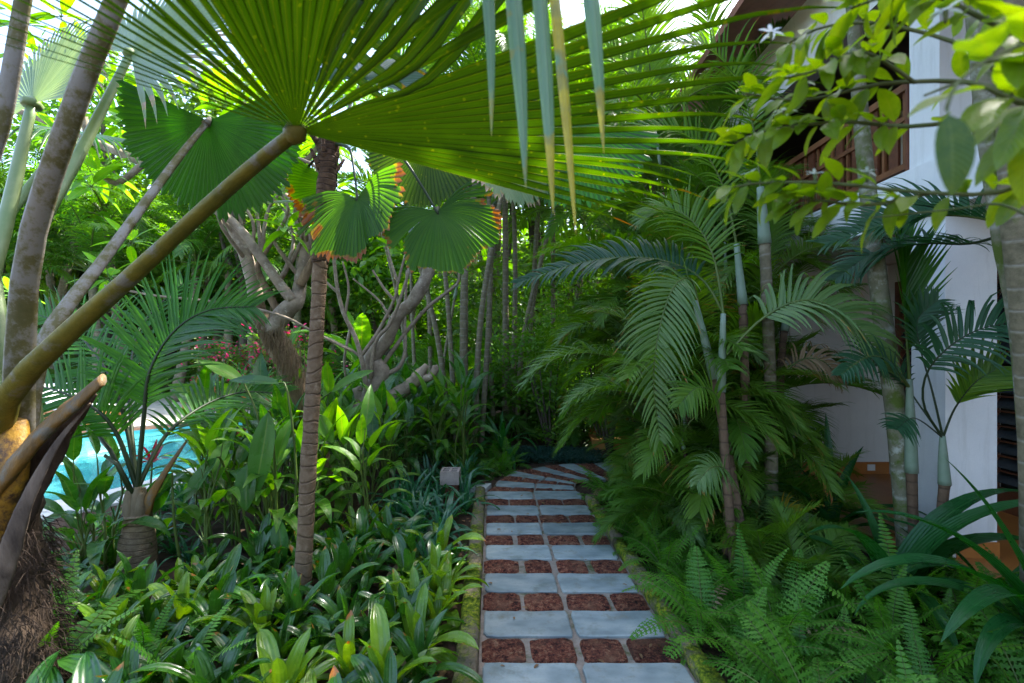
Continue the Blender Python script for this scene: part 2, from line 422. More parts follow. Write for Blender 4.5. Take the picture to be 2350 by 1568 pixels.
M['crinum'] = leaf_mat("crinum leaf", (0.010, 0.070, 0.018), (0.020, 0.095, 0.020), 0.30, 0.3, (1.3, 1.5, 0.4), 'parallel', 9, rib=(0.03, 0.13, 0.03), mottle=0.3)
M['fern'] = leaf_mat("fern frond", (0.030, 0.125, 0.012), (0.085, 0.22, 0.022), 0.45, 0.40, (1.3, 1.4, 0.4), None, mottle=0.5)
M['fern_light'] = leaf_mat("light fern frond", (0.075, 0.24, 0.028), (0.15, 0.33, 0.04), 0.42, 0.40, (1.3, 1.4, 0.4), None, mottle=0.5)
M['fern_far'] = leaf_mat("feathery fern frond", (0.028, 0.125, 0.012), (0.095, 0.24, 0.022), 0.5, 0.40, (1.3, 1.4, 0.4), None, mottle=0.5)
M['shrub'] = leaf_mat("gardenia leaf", (0.060, 0.145, 0.010), (0.15, 0.24, 0.012), 0.36, 0.55, (1.5, 1.3, 0.2), 'pinnate', 7, rib=(0.16, 0.22, 0.05), mottle=0.4, spec=0.6, spots=0.25)
M['shrub_dark'] = leaf_mat("dark gardenia leaf", (0.020, 0.065, 0.020), (0.055, 0.10, 0.03), 0.4, 0.3, (1.5, 1.4, 0.3), 'pinnate', 7, rib=(0.1, 0.15, 0.06), mottle=0.9, spots=0.6)
M['plumeria'] = leaf_mat("plumeria leaf", (0.055, 0.16, 0.015), (0.10, 0.22, 0.02), 0.38, 0.5, (1.4, 1.4, 0.3), 'pinnate', 18, rib=(0.2, 0.24, 0.08))
M['tree'] = leaf_mat("tree leaf", (0.040, 0.10, 0.028), (0.105, 0.175, 0.045), 0.45, 0.45, (1.3, 1.3, 0.4), None, mottle=0.8)
M['tree_b'] = leaf_mat("bamboo leaf", (0.035, 0.12, 0.018), (0.095, 0.19, 0.025), 0.42, 0.45, (1.4, 1.4, 0.4), None, mottle=0.8)
M['dark_cover'] = leaf_mat("dark ground cover leaf", (0.012, 0.045, 0.040), (0.025, 0.070, 0.055), 0.4, 0.2, None, None)
M['red_leaf'] = leaf_mat("red cordyline leaf", (0.12, 0.012, 0.018), (0.25, 0.02, 0.04), 0.35, 0.4, (1.5, 0.6, 0.6), None)
M['pink'] = leaf_mat("pink bract", (0.5, 0.03, 0.12), (0.65, 0.06, 0.2), 0.6, 0.4, (1.2, 0.8, 0.9), None)
M['white_petal'] = leaf_mat("white petal", (0.62, 0.68, 0.72), (0.75, 0.78, 0.76), 0.5, 0.3, (1, 1, 1), None)
M['orange_flower'] = leaf_mat("orange bract", (0.6, 0.12, 0.02), (0.7, 0.3, 0.03), 0.5, 0.3, (1, 1, 1), None)
# stems and bark
M['petiole'] = bark_mat("scurfy petiole", (0.075, 0.075, 0.010), (0.17, 0.135, 0.015), lich=0.46, lcol=(0.15, 0.14, 0.11), nscale=15, bstr=0.4, stretch=1.0, rough=0.55)
M['petiole_grey'] = bark_mat("grey petiole", (0.075, 0.07, 0.022), (0.15, 0.125, 0.05), lich=0.56, lcol=(0.19, 0.175, 0.15), nscale=9, bstr=0.35, rough=0.7)
M['petiole_green'] = bark_mat("pale green petiole", (0.10, 0.16, 0.05), (0.18, 0.22, 0.10), lich=0.3, nscale=6, bstr=0.1, rough=0.45)
M['stub'] = bark_mat("cut leaf base", (0.06, 0.034, 0.010), (0.21, 0.105, 0.018), lich=0.50, lcol=(0.10, 0.085, 0.06), nscale=13, bstr=0.7, rough=0.6, stretch=.35)
M['sheath'] = bark_mat("yellow sheath", (0.32, 0.17, 0.012), (0.13, 0.06, 0.015), lich=0.52, lcol=(0.05, 0.025, 0.012), nscale=12, bstr=0.6, rough=0.55, stretch=.35)
M['sheath_grey'] = bark_mat("dead grey sheath", (0.035, 0.024, 0.018), (0.15, 0.11, 0.08), nscale=14, bstr=0.8, stretch=0.25, lich=.4, lcol=(.10, .06, .04))
M['fibre'] = bark_mat("palm fibre", (0.018, 0.011, 0.008), (0.075, 0.05, 0.032), nscale=26, bstr=0.9, stretch=0.35)
M['slim_trunk'] = bark_mat("ringed brown trunk", (0.12, 0.075, 0.042), (0.21, 0.145, 0.09), ring=13.0, rcol=(0.06, 0.036, 0.022), lich=0.44, lcol=(0.27, 0.20, 0.135), nscale=26, bstr=0.9, rjit=0.8)
M['slim_top'] = bark_mat("shaggy trunk top", (0.045, 0.026, 0.015), (0.17, 0.10, 0.06), ring=26.0, nscale=30, bstr=1.0, rjit=0.6)
M['areca_trunk'] = bark_mat("areca trunk", (0.085, 0.075, 0.042), (0.21, 0.175, 0.11), ring=9.0, rcol=(0.22, 0.20, 0.16), lich=0.38, lcol=(0.20, 0.19, 0.15), moss=0.30, nscale=18, bstr=0.4, rjit=0.15)
M['areca_cane'] = bark_mat("brown areca cane", (0.075, 0.045, 0.026), (0.14, 0.090, 0.055), ring=11.0, rcol=(0.04, 0.025, 0.016), nscale=18, bstr=0.4, rjit=0.1)
M['mossy_trunk'] = bark_mat("mossy palm trunk", (0.10, 0.10, 0.06), (0.19, 0.18, 0.12), ring=5.0, rcol=(0.28, 0.28, 0.24), lich=0.46, lcol=(0.33, 0.34, 0.29), moss=0.52, nscale=14, bstr=0.3, rjit=0.08)
M['crownshaft'] = bark_mat("waxy crownshaft", (0.11, 0.17, 0.10), (0.20, 0.25, 0.20), ring=0, nscale=4, lich=0.35, lcol=(0.30, 0.33, 0.31), bstr=0.1, rough=0.5)
M['rachis'] = bark_mat("green rachis", (0.035, 0.075, 0.012), (0.09, 0.12, 0.02), nscale=5, bstr=0.1, rough=0.45)
M['rachis_dark'] = bark_mat("dark rachis", (0.012, 0.022, 0.008), (0.025, 0.04, 0.012), nscale=5, bstr=0.1, rough=0.45)
M['plum_bark'] = bark_mat("plumeria bark", (0.13, 0.095, 0.065), (0.34, 0.27, 0.20), lich=0.44, lcol=(0.40, 0.35, 0.28), nscale=11, bstr=0.5)
M['plum_root'] = bark_mat("hairy plumeria trunk", (0.06, 0.036, 0.02), (0.28, 0.19, 0.11), nscale=16, bstr=1.0, stretch=0.4)
M['twig'] = bark_mat("green twig", (0.05, 0.075, 0.02), (0.12, 0.12, 0.05), nscale=10, bstr=0.2)
M['tree_bark'] = bark_mat("dark tree bark", (0.045, 0.036, 0.028), (0.10, 0.08, 0.06), nscale=10, bstr=0.8, stretch=0.4)
M['coco_trunk'] = bark_mat("young coconut base", (0.11, 0.075, 0.042), (0.26, 0.195, 0.125), ring=24.0, rcol=(0.05, 0.032, 0.02), nscale=26, bstr=0.9)
M['coco_sheath'] = bark_mat("coconut leaf base", (0.17, 0.135, 0.085), (0.06, 0.045, 0.02), lich=0.46, lcol=(0.06, 0.035, 0.02), nscale=14, bstr=0.6, stretch=.4)
M['root_fibre'] = bark_mat("hanging root hair", (0.16, 0.10, 0.05), (0.26, 0.18, 0.10), nscale=30, bstr=0.5)
# hard surfaces
M['soil'] = surf_mat("bed soil", (0.030, 0.018, 0.012), (0.085, 0.050, 0.032), 14, 0.95, 0.8, 70, 0.2, (0.03, 0.045, 0.012), 3.0, 0.58, 0.03)
M['litter'] = leaf_mat("fallen brown leaf", (0.11, 0.055, 0.025), (0.24, 0.14, 0.07), 0.7, 0.15, None, None)
M['mortar'] = surf_mat("path mortar", (0.16, 0.135, 0.11), (0.27, 0.225, 0.185), 20, 0.95, 0.6, 140, 0.2, (0.06, 0.07, 0.022), 4.0, 0.52, 0.006)
M['slate'] = slate_mat()
M['laterite'] = laterite_mat()
M['kerb'] = kerb_mat()
M['white_wall'] = surf_mat("white plaster", (0.66, 0.67, 0.68), (0.78, 0.78, 0.77), 1.6, 0.85, 0.35, 150, 0.3, (0.50, 0.48, 0.43), 1.7, 0.60, 0.004, patch=2.5, damp=0.55)
M['grey_wall'] = surf_mat("off white plaster", (0.60, 0.58, 0.55), (0.70, 0.68, 0.65), 1.6, 0.85, 0.35, 150, 0.3, (0.46, 0.43, 0.38), 1.3, 0.60, 0.004, patch=2.5, damp=0.4)
M['orange_floor'] = surf_mat("orange oxide floor", (0.36, 0.125, 0.025), (0.46, 0.18, 0.04), 2.5, 0.38, 0.1, 60, 0.5, (0.30, 0.13, 0.05), 1.6, 0.56, 0.003, patch=4)
M['wood'] = surf_mat("dark red wood", (0.075, 0.022, 0.010), (0.15, 0.050, 0.020), 5, 0.5, 0.25, 40, 0.5)
M['wood_light'] = surf_mat("railing wood", (0.11, 0.040, 0.016), (0.20, 0.080, 0.030), 6, 0.55, 0.25, 40, 0.4)
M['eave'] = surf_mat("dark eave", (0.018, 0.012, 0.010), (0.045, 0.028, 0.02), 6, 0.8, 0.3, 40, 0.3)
M['roof'] = surf_mat("roof tile", (0.16, 0.06, 0.035), (0.25, 0.10, 0.06), 4, 0.85, 0.3, 40, 0.3)
M['louvre_glass'] = surf_mat("dusty louvre glass", (0.020, 0.028, 0.032), (0.045, 0.055, 0.06), 3, 0.12, 0.03, 50, 0.6)
M['dark_inside'] = surf_mat("painted room shade", (0.02, 0.018, 0.016), (0.03, 0.028, 0.025), 3, 0.9)  # near-black colour for the shade inside the room
M['plastic'] = surf_mat("white plastic", (0.62, 0.62, 0.60), (0.68, 0.68, 0.66), 4, 0.4, 0.02)
M['deck'] = surf_mat("pool deck stone", (0.42, 0.37, 0.28), (0.58, 0.52, 0.42), 3, 0.8, 0.3, 60, 0.3, (0.30, 0.25, 0.12), 2.0, 0.58)
M['coping'] = surf_mat("pale coping stone", (0.40, 0.40, 0.38), (0.54, 0.53, 0.50), 3, 0.7, 0.25, 60, 0.3, (0.26, 0.25, 0.18), 2.0, 0.6)
M['pool_tile'] = surf_mat("turquoise pool tile", (0.10, 0.48, 0.50), (0.15, 0.56, 0.56), 2.0, 0.5, 0.05, 30, 0.4)
M['block'] = surf_mat("concrete block", (0.20, 0.16, 0.14), (0.34, 0.28, 0.25), 10, 0.9, 0.5, 90, 0.3)
M['orange_wall'] = surf_mat("orange garden wall", (0.36, 0.15, 0.04), (0.48, 0.22, 0.06), 3, 0.8, 0.3, 60, 0.3, (0.20, 0.09, 0.03), 2.0, 0.58)
M['teak'] = surf_mat("teak", (0.30, 0.13, 0.05), (0.42, 0.20, 0.08), 6, 0.6, 0.2, 40, 0.4)
M['red_cloth'] = surf_mat("red cloth", (0.45, 0.05, 0.05), (0.55, 0.09, 0.06), 8, 0.9, 0.1, 90, 0.2)
M['orange_cloth'] = surf_mat("orange cloth", (0.55, 0.16, 0.03), (0.65, 0.23, 0.05), 8, 0.9, 0.1, 90, 0.2)
M['white_cloth'] = surf_mat("white cloth", (0.68, 0.67, 0.66), (0.76, 0.75, 0.74), 4, 0.9, 0.1, 90, 0.2)
M['lawn'] = surf_mat("lawn", (0.035, 0.075, 0.015), (0.075, 0.13, 0.025), 2, 0.95, 0.6, 50, 0.2)
M['thatch'] = surf_mat("thatch", (0.16, 0.12, 0.07), (0.26, 0.2, 0.12), 6, 0.95, 0.6, 60, 0.2)
def water_mat():
    m, nt, out = nodes("pool water")
    ge = nd(nt, "NewGeometry")
    n = noise(nt, ge.outputs["Position"], 1.6, 3, 0.5); n2 = noise(nt, ge.outputs["Position"], 6.0, 3, 0.5)
    h = mth(nt, 'ADD', n, mth(nt, 'MULTIPLY', n2, 0.3))
    p = principled(nt, mixc(nt, n2, (0.06, 0.36, 0.40), (0.12, 0.46, 0.48)), 0.05, 0.5, h, 0.07, 0.12)
    p.inputs["IOR"].default_value = 1.33
    p.inputs["Transmission Weight"].default_value = 0.55
    lk(nt, p.outputs[0], out.inputs[0]); return m
M['water'] = water_mat()

# ------------------------------------------------------------------ ground, pool, path
from mathutils.geometry import tessellate_polygon
POOL = [(-14, 4.0), (-9, 4.0), (-6.2, 4.35), (-5.15, 4.8), (-4.6, 5.4), (-4.35, 6.3), (-3.95, 8.0), (-3.4, 11.0), (-3.2, 14.0), (-4.8, 14.2), (-5.4, 11.2), (-8.0, 9.2), (-14, 8.6)]
def ground_sheet():
    outer = [(-300, -60), (300, -60), (300, 300), (-300, 300)]
    poly = [[Vector((x, y, 0)) for x, y in outer], [Vector((x, y, 0)) for x, y in POOL]]
    tris = tessellate_polygon(poly)
    mb = MB(); mb.v = [(x, y, -0.03) for x, y in outer] + [(x, y, -0.03) for x, y in POOL]
    for t in tris: mb.face(t)
    me = mb.mesh("ground", M['soil'], False)
    return tag(put("ground", me), kind="structure")
ground_sheet()
def pool_water():
    mb = MB(); mb.v = [(x, y, -0.10) for x, y in POOL]; mb.face(range(len(POOL)))
    w = tag(put("pool_water", mb.mesh("pool_water", M['water'], False)), kind="structure")
    mb = MB(); n = len(POOL)
    mb.v = [(x, y, -0.03) for x, y in POOL] + [(x, y, -1.2) for x, y in POOL]
    mb.face([n + i for i in range(n)])
    for i in range(n):
        j = (i + 1) % n; mb.face([i, j, n + j, n + i])
    put("pool_basin", mb.mesh("pool_basin", M['pool_tile'], False), w)
pool_water()
def offset_poly(pl, d):
    out = []
    for i, p in enumerate(pl):
        a = Vector(pl[max(i - 1, 0)]); b = Vector(pl[min(i + 1, len(pl) - 1)])
        t = (b - a).normalized(); nrm = Vector((t.y, -t.x))
        out.append((p[0] + nrm.x * d, p[1] + nrm.y * d))
    return out
coping = tag(put("pool_coping", None), kind="structure")
edge = [Vector((p[0], p[1])) for p in POOL[1:9]]
edge = spline(edge, 22)
eo = offset_poly([tuple(e) for e in edge], 0.62)
for i in range(len(edge) - 1):
    a, b = edge[i], edge[i + 1]; c, d = Vector(eo[i + 1]), Vector(eo[i])
    g = 0.006
    t = (b - a).normalized() * g
    put("coping_stone", MB().prism([tuple(d + t), tuple(c - t), tuple(b - t), tuple(a + t)], -0.25, -0.0 + rnd.uniform(-.004, .004)).mesh("coping_stone", M['coping'], False), coping)
tag(put("pool_deck", MB().prism([(-30, 9.3), (-8.2, 9.6), (-5.9, 11.5), (-5.3, 14.5), (-3.0, 14.3), (-2.4, 17.5), (-30, 17.5)], -0.2, 0.0).mesh("pool_deck", M['deck'], False)), kind="structure")
tag(put("lawn", MB().prism([(-2.0, 13), (60, 13), (60, 60), (-60, 60), (-60, 17.6), (-2.2, 17.6)], -0.2, -0.01).mesh("lawn", M['lawn'], False)), kind="structure")

def path_c(y): return 0.3625 - 0.0432 * (y - 2.31)
HW = 0.515
path = tag(put("path", None), kind="structure")
rows = []   # (nearL, nearR, farR, farL, kind)
def row(y0, y1): return [(path_c(y0) - HW, y0), (path_c(y0) + HW, y0), (path_c(y1) + HW, y1), (path_c(y1) - HW, y1)]
y = 2.66 - 0.49 * 5
slab_edges = []
while y < 5.2:
    slab_edges.append(row(y, y + 0.275)); y += 0.49
fan = [[(-.20, 5.585), (.71, 5.43), (.717, 5.575), (-.17, 5.82)], [(-.05, 6.06), (.735, 5.67), (.745, 5.745), (.03, 6.28)],
       [(.25, 6.40), (.88, 5.79), (.95, 5.845), (.42, 6.52)], [(.62, 6.62), (1.06, 5.85), (1.16, 5.87), (.85, 6.70)],
       [(1.12, 6.76), (1.32, 5.88), (1.50, 5.86), (1.42, 6.78)], [(1.70, 6.78), (1.72, 5.85), (2.0, 5.82), (2.0, 6.78)]]
slab_edges += fan
# mortar bed under everything
lft = [s[i] for s in slab_edges for i in (0, 3)]; rgt = [s[i] for s in slab_edges for i in (1, 2)]
outl = [(p[0] + .01, p[1]) for p in rgt] + [(p[0] - .01, p[1] + (.02 if p[1] > 5.9 else 0)) for p in reversed(lft)]
mb = MB(); mb.v = [(p[0], p[1], 0.0) for p in outl]
nn = len(rgt)
for i in range(nn - 1): mb.face([i, i + 1, 2 * nn - 2 - i, 2 * nn - 1 - i])
put("mortar_bed", mb.mesh("mortar_bed", M['mortar'], False), path)
def lerp2(q, u, v):
    a = Vector(q[0]).lerp(Vector(q[1]), u); b = Vector(q[3]).lerp(Vector(q[2]), u); return a.lerp(b, v)
def slab(q, u0, u1):
    gap = 0.010
    c = [lerp2(q, u0, 0), lerp2(q, u1, 0), lerp2(q, u1, 1), lerp2(q, u0, 1)]
    cen = sum(c, Vector((0, 0))) / 4
    mb = MB(); pts = []
    N = 6
    for i in range(4):
        a, b = c[i], c[(i + 1) % 4]
        for k in range(N):
            p = a.lerp(b, k / N); d = (cen - p).normalized()
            ch = 0.02 if k == 0 else 0.0
            pts.append(p + d * (gap + ch * rnd.uniform(.4, 1.0) + rnd.uniform(0, .004)))
    n = len(pts); zt = 0.016 + rnd.uniform(-.003, .004)
    tx, ty = rnd.uniform(-.006, .006), rnd.uniform(-.006, .006)
    Z = lambda p: zt + (p.x - cen.x) * tx + (p.y - cen.y) * ty
    mb.v = [(p.x, p.y, -.02) for p in pts] + [(p.x, p.y, Z(p) - .004) for p in pts]
    ins = [p + (cen - p).normalized() * .007 for p in pts]
    mb.v += [(p.x, p.y, Z(p)) for p in ins]
    for i in range(n):
        j = (i + 1) % n
        mb.face([i, j, n + j, n + i]); mb.face([n + i, n + j, 2 * n + j, 2 * n + i])
    mb.face([2 * n + i for i in range(n)])
    put("slate_slab", mb.mesh("slate_slab", M['slate'], False), path)
def stone(q, u0, u1, sharp=0.35):
    c = [lerp2(q, u0, 0), lerp2(q, u1, 0), lerp2(q, u1, 1), lerp2(q, u0, 1)]
    mb = MB(); N = 28; seed = rnd.uniform(0, 99)
    rings = []
    for ri, (sc, z) in enumerate(((1.0, -.01), (0.985, .006), (.93, .012), (.62, .014), (.3, .013))):
        ring = []
        for k in range(N):
            th = 2 * math.pi * k / N
            cx, sy = math.cos(th), math.sin(th)
            e = 2 / 6.0
            x = math.copysign(abs(cx) ** e, cx); yv = math.copysign(abs(sy) ** e, sy)
            nz = mnoise.noise(Vector((cx * 1.6, sy * 1.6, seed))) * .09 + mnoise.noise(Vector((cx * 4, sy * 4, seed))) * .07
            f = sc * (1.0 + nz)
            x = max(-1, min(1, x * f)); yv = max(-1, min(1, yv * f))
            p = c[0].lerp(c[1], (x + 1) / 2).lerp(c[3].lerp(c[2], (x + 1) / 2), (yv + 1) / 2)
            zz = z + (mnoise.noise(Vector((p.x * 18, p.y * 18, seed))) * .010 + mnoise.noise(Vector((p.x * 50, p.y * 50, seed))) * .005 if ri > 1 else 0)
            ring.append(len(mb.v)); mb.v.append((p.x, p.y, zz))
        rings.append(ring)
    for a, b in zip(rings, rings[1:]):
        for k in range(N): mb.face([a[k], a[(k + 1) % N], b[(k + 1) % N], b[k]])
    mb.face(rings[-1])
    put("laterite_stone", mb.mesh("laterite_stone", M['laterite']), path)
for i, q in enumerate(slab_edges):
    m_ = 0.5 + rnd.uniform(-.02, .02)
    if i < len(slab_edges) - 5: slab(q, 0, m_); slab(q, m_, 1)
    else: slab(q, 0, m_ if i % 2 else .55); slab(q, m_ if i % 2 else .55, 1)
    if i + 1 < len(slab_edges):
        q2 = slab_edges[i + 1]
        lr = [q[3], q[2], q2[1], q2[0]]
        far = lr[0][1] > 4.4
        ins = .012 if far else .020
        lr2 = [tuple(lerp2(lr, .0, .03)), tuple(lerp2(lr, 1.0, .03)), tuple(lerp2(lr, 1.0, .97)), tuple(lerp2(lr, .0, .97))]
        g = (0.006 if far else 0.016) * rnd.uniform(.7, 1.3)
        cuts = [0, .25 + rnd.uniform(-.02, .02), .5 + rnd.uniform(-.02, .02), .76 + rnd.uniform(-.02, .02), 1]
        for k in range(4): stone(lr2, cuts[k] + (g if k else 0), cuts[k + 1] - (g if k < 3 else 0))
# mossy kerb stones, both sides
def kerb_run(name, side, y0, y1, w, h, step):
    kb = tag(put(name, None), kind="structure")
    y = y0
    while y < y1 - .1:
        ye = min(y + step * rnd.uniform(.8, 1.2), y1)
        mb = MB(); N = 9; prof = [(0, -.1), (0, .55), (.12, .92), (.5, 1.0), (.88, .93), (1, .5), (1, -.1)]
        for i in range(N):
            yy = y + .005 + (ye - y - .01) * i / (N - 1)
            for (u, zz) in prof:
                x = path_c(yy) + side * (HW + .012 + u * w * (1 + .12 * mnoise.noise(Vector((yy * 3, side, 1)))))
                nz = mnoise.noise(Vector((yy * 7, u * 3, side * 5))) * .014 + mnoise.noise(Vector((yy * 23, u * 7, side * 5))) * .007
                mb.v.append((x + nz, yy, zz * h + nz * (1 if zz > 0 else 0)))
        k = len(prof)
        for i in range(N - 1):
            for j in range(k - 1):
                q = [i * k + j, i * k + j + 1, (i + 1) * k + j + 1, (i + 1) * k + j]
                mb.face(q if side < 0 else q[::-1])
        mb.face([j for j in range(k)][::(1 if side > 0 else -1)]); mb.face([(N - 1) * k + j for j in range(k)][::(-1 if side > 0 else 1)])
        put("kerb_stone", mb.mesh("kerb_stone", M['kerb']), kb); y = ye
kerb_run("left_kerb", -1, .9, 5.35, .115, .075, .8)
kerb_run("right_kerb", 1, .9, 5.1, .10, .07, .8)
# side step slab by the vent block
st = G(1092, 1118)
tag(put("side_step", MB().prism([(-.75, 5.30), (-.29, 5.42), (-.24, 5.62), (-.72, 5.55)], -.03, .035).mesh("side_step", M['coping'], False)), kind="structure")
# pierced concrete block standing in the bed
vb = thing("vent_block", Vector((-.66, 5.2, -.03)), "small pierced concrete block on a brick pedestal at the bed's edge by the path", "block")
bx = MB(); W2, H0, H1 = .10, .16, .30
x0, y0 = -.66, 5.2
bx.box(x0 - W2, y0 - W2, H0, x0 + W2, y0 + W2, H0 + .03)
for a, b, c, d in ((-W2, -W2, W2, -W2 + .025), (-W2, W2 - .025, W2, W2), (-W2, -W2 + .025, -W2 + .025, W2 - .025), (W2 - .025, -W2 + .025, W2, W2 - .025), (-.012, -W2 + .025, .012, W2 - .025)):
    bx.box(x0 + a, y0 + b, H0 + .03, x0 + c, y0 + d, H1)
for s in (-1, 1):
    bx.box(x0 + .012 if s > 0 else x0 - W2 + .025, y0 - .012, H0 + .03, x0 + W2 - .025 if s > 0 else x0 - .012, y0 + .012, H1 - .003)
put("pierced_top", bx.mesh("pierced_top", M['block'], False), vb)
put("pedestal", MB().box(x0 - .085, y0 - .085, -.05, x0 + .085, y0 + .085, H0).mesh("pedestal", M['laterite'], False), vb)

# ------------------------------------------------------------------ building on the right
bld = thing("building", Vector((5, 4, 0)), "white two-storey building with orange veranda and wooden balcony right of the path", "building")
def bpart(name, mat, *boxes, parent=None, label=None):
    mb = MB()
    for b in boxes: mb.box(*b)
    o = put(name, mb.mesh(name, mat, False), parent or bld)
    if label: o["label"] = label
    return o
bpart("veranda_floor", M['orange_floor'], (3.02, -4, -.12, 4.75, 6.10, .02), label="orange oxide veranda floor")
bpart("step", M['orange_floor'], (2.78, 2.2, -.12, 3.018, 4.4, -.04))
c1 = bpart("column", M['white_wall'], (3.27, 3.65, .02, 3.66, 3.96, 2.65))
bpart("skirting", M['orange_floor'], (3.66, 3.64, .021, 3.672, 3.97, .14), (3.35, 3.638, .021, 3.66, 3.65, .14), parent=c1)
bpart("column", M['white_wall'], (3.27, 3.70, 3.05, 3.52, 3.98, 4.42))
bpart("column", M['white_wall'], (3.25, 6.12, .02, 3.5, 6.5, 2.65))
bpart("column", M['white_wall'], (3.25, 8.8, -.1, 3.6, 9.2, 4.42))
bpart("column", M['white_wall'], (3.27, 0.6, .02, 3.66, .95, 2.65))
ew = bpart("end_wall", M['grey_wall'], (3.5, 6.10, -.1, 4.95, 6.3, 2.65))
bpart("skirting", M['orange_floor'], (3.5, 6.088, .021, 4.748, 6.10, .17), parent=ew)
so = bpart("socket", M['plastic'], (4.47, 6.078, .065, 4.565, 6.088, .14), parent=ew)
bpart("side_wall", M['white_wall'], (3.40, 6.5, -.1, 3.6, 9.0, 2.65))
# back wall with two louvred doors
bw = bpart("back_wall", M['grey_wall'], (4.75, -4, -.1, 4.95, 3.5, 2.65), (4.75, 4.85, -.1, 4.95, 5.1, 2.65), (4.75, 5.99, -.1, 4.95, 6.1, 2.65), (4.75, 3.5, 2.42, 4.95, 4.85, 2.65), (4.75, 5.1, 2.42, 4.95, 5.99, 2.65))
def louvre_door(ya, yb, zt=2.42):
    d = put("door", MB().box(4.74, ya, .02, 4.82, ya + .07, zt).box(4.74, yb - .07, .02, 4.82, yb, zt).box(4.74, ya + .07, zt - .08, 4.82, yb - .07, zt).box(4.75, ya + .07, .02, 4.81, yb - .07, .24).mesh("door", M['wood'], False), bld)
    d["label"] = "dark red louvred door"
    put("room_shade_sheet", MB().box(4.90, ya, .02, 4.93, yb, zt).mesh("room_shade_sheet", M['dark_inside'], False), d)  # dark sheet standing in for the unlit room behind the slats
    ls = MB(); ls.v = [(-.045, ya + .071, -.045), (.03, ya + .071, .055), (.03, yb - .071, .055), (-.045, yb - .071, -.045), (-.037, ya + .071, -.048), (.038, ya + .071, .052), (.038, yb - .071, .052), (-.037, yb - .071, -.048)]
    for q in ((0, 1, 2, 3), (7, 6, 5, 4), (0, 4, 5, 1), (3, 2, 6, 7), (0, 3, 7, 4), (1, 5, 6, 2)): ls.face(q)
    lm = ls.mesh("slat", M['louvre_glass'], False)
    tr = MB().box(-.05, ya + .071, -.012, .0, yb - .071, .0).mesh("slat_edge", M['wood'], False)
    z = .34
    while z < zt - .16:
        put("slat", lm, d, Matrix.Translation((4.80, 0, z))); put("slat_edge", tr, d, Matrix.Translation((4.80, 0, z + .075))); z += .145
louvre_door(3.5, 4.85); louvre_door(5.1, 5.99)
# slab, beam, upper storey
bpart("beam", M['white_wall'], (3.22, -4, 2.65, 3.60, 9.25, 3.05))
bpart("ceiling", M['grey_wall'], (3.60, -4, 2.66, 8, 9.25, 2.80))
bpart("balcony_floor", M['orange_floor'], (3.60, -4, 2.80, 8, 9.25, 3.045))
bpart("upper_wall", M['grey_wall'], (4.75, -4, 3.05, 4.95, 9.25, 4.62))
bpart("shutter", M['wood'], (4.70, 3.0, 3.06, 4.748, 4.3, 4.3))
bpart("shutter", M['wood'], (4.70, 6.0, 3.06, 4.748, 7.2, 4.3))
bpart("corner_panel", M['wood'], (3.53, 3.72, 3.05, 3.62, 3.96, 4.42))
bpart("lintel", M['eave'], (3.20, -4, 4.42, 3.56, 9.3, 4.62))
bpart("gable_wall", M['white_wall'], (3.30, -4, 4.62, 3.52, 9.2, 5.5))
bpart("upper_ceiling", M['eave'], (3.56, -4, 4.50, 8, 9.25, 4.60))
rf = MB(); rf.v = [(2.5, -5, 5.35), (2.5, 10, 5.35), (6.5, 10, 7.3), (6.5, -5, 7.3), (2.5, -5, 5.45), (2.5, 10, 5.45), (6.5, 10, 7.42), (6.5, -5, 7.42), (10.5, -5, 5.35), (10.5, 10, 5.35)]
for q in ((0, 1, 2, 3), (7, 6, 5, 4), (0, 4, 5, 1), (1, 5, 6, 2), (3, 7, 4, 0), (7, 8, 9, 6)): rf.face(q)
put("roof", rf.mesh("roof", M['roof'], False), bld)
rail = bpart("railing", M['wood_light'], (3.26, 4.0, 3.09, 3.33, 9.0, 3.14), (3.25, 4.0, 3.74, 3.34, 9.0, 3.80), (3.27, 4.0, 3.50, 3.32, 9.0, 3.54))
rail["label"] = "brown wooden balcony railing"
bal = MB().box(-.012, -.014, 3.14, .012, .014, 3.74).mesh("baluster", M['wood_light'], False)
brd = MB().box(-.012, -.05, 3.14, .012, .05, 3.74).mesh("baluster_board", M['wood'], False)
yb = 4.05; k = 0
while yb < 9.0:
    put("baluster", brd if k % 2 else bal, rail, Matrix.Translation((3.295, yb, 0))); yb += .115; k += 1
bpart("corner_post", M['wood'], (3.25, 3.985, 3.05, 3.34, 4.0, 3.9))
bpart("far_wall", M['white_wall'], (3.6, 9.0, -.1, 8, 9.2, 5.5))

# orange garden wall at the end of the path
gw = thing("garden_wall", Vector((2.2, 8.3, 0)), "low orange plastered garden wall behind the bamboo at the path's end", "wall")
put("wall_body", MB().box(1.3, 8.2, -.1, 3.25, 8.45, .40).mesh("wall_body", M['orange_wall'], False), gw)
put("coping", MB().box(1.25, 8.14, .40, 3.24, 8.5, .47).mesh("coping", M['orange_wall'], False), gw)
put("ledge", MB().box(1.3, 7.8, -.1, 3.24, 8.198, .13).mesh("ledge", M['orange_wall'], False), gw)

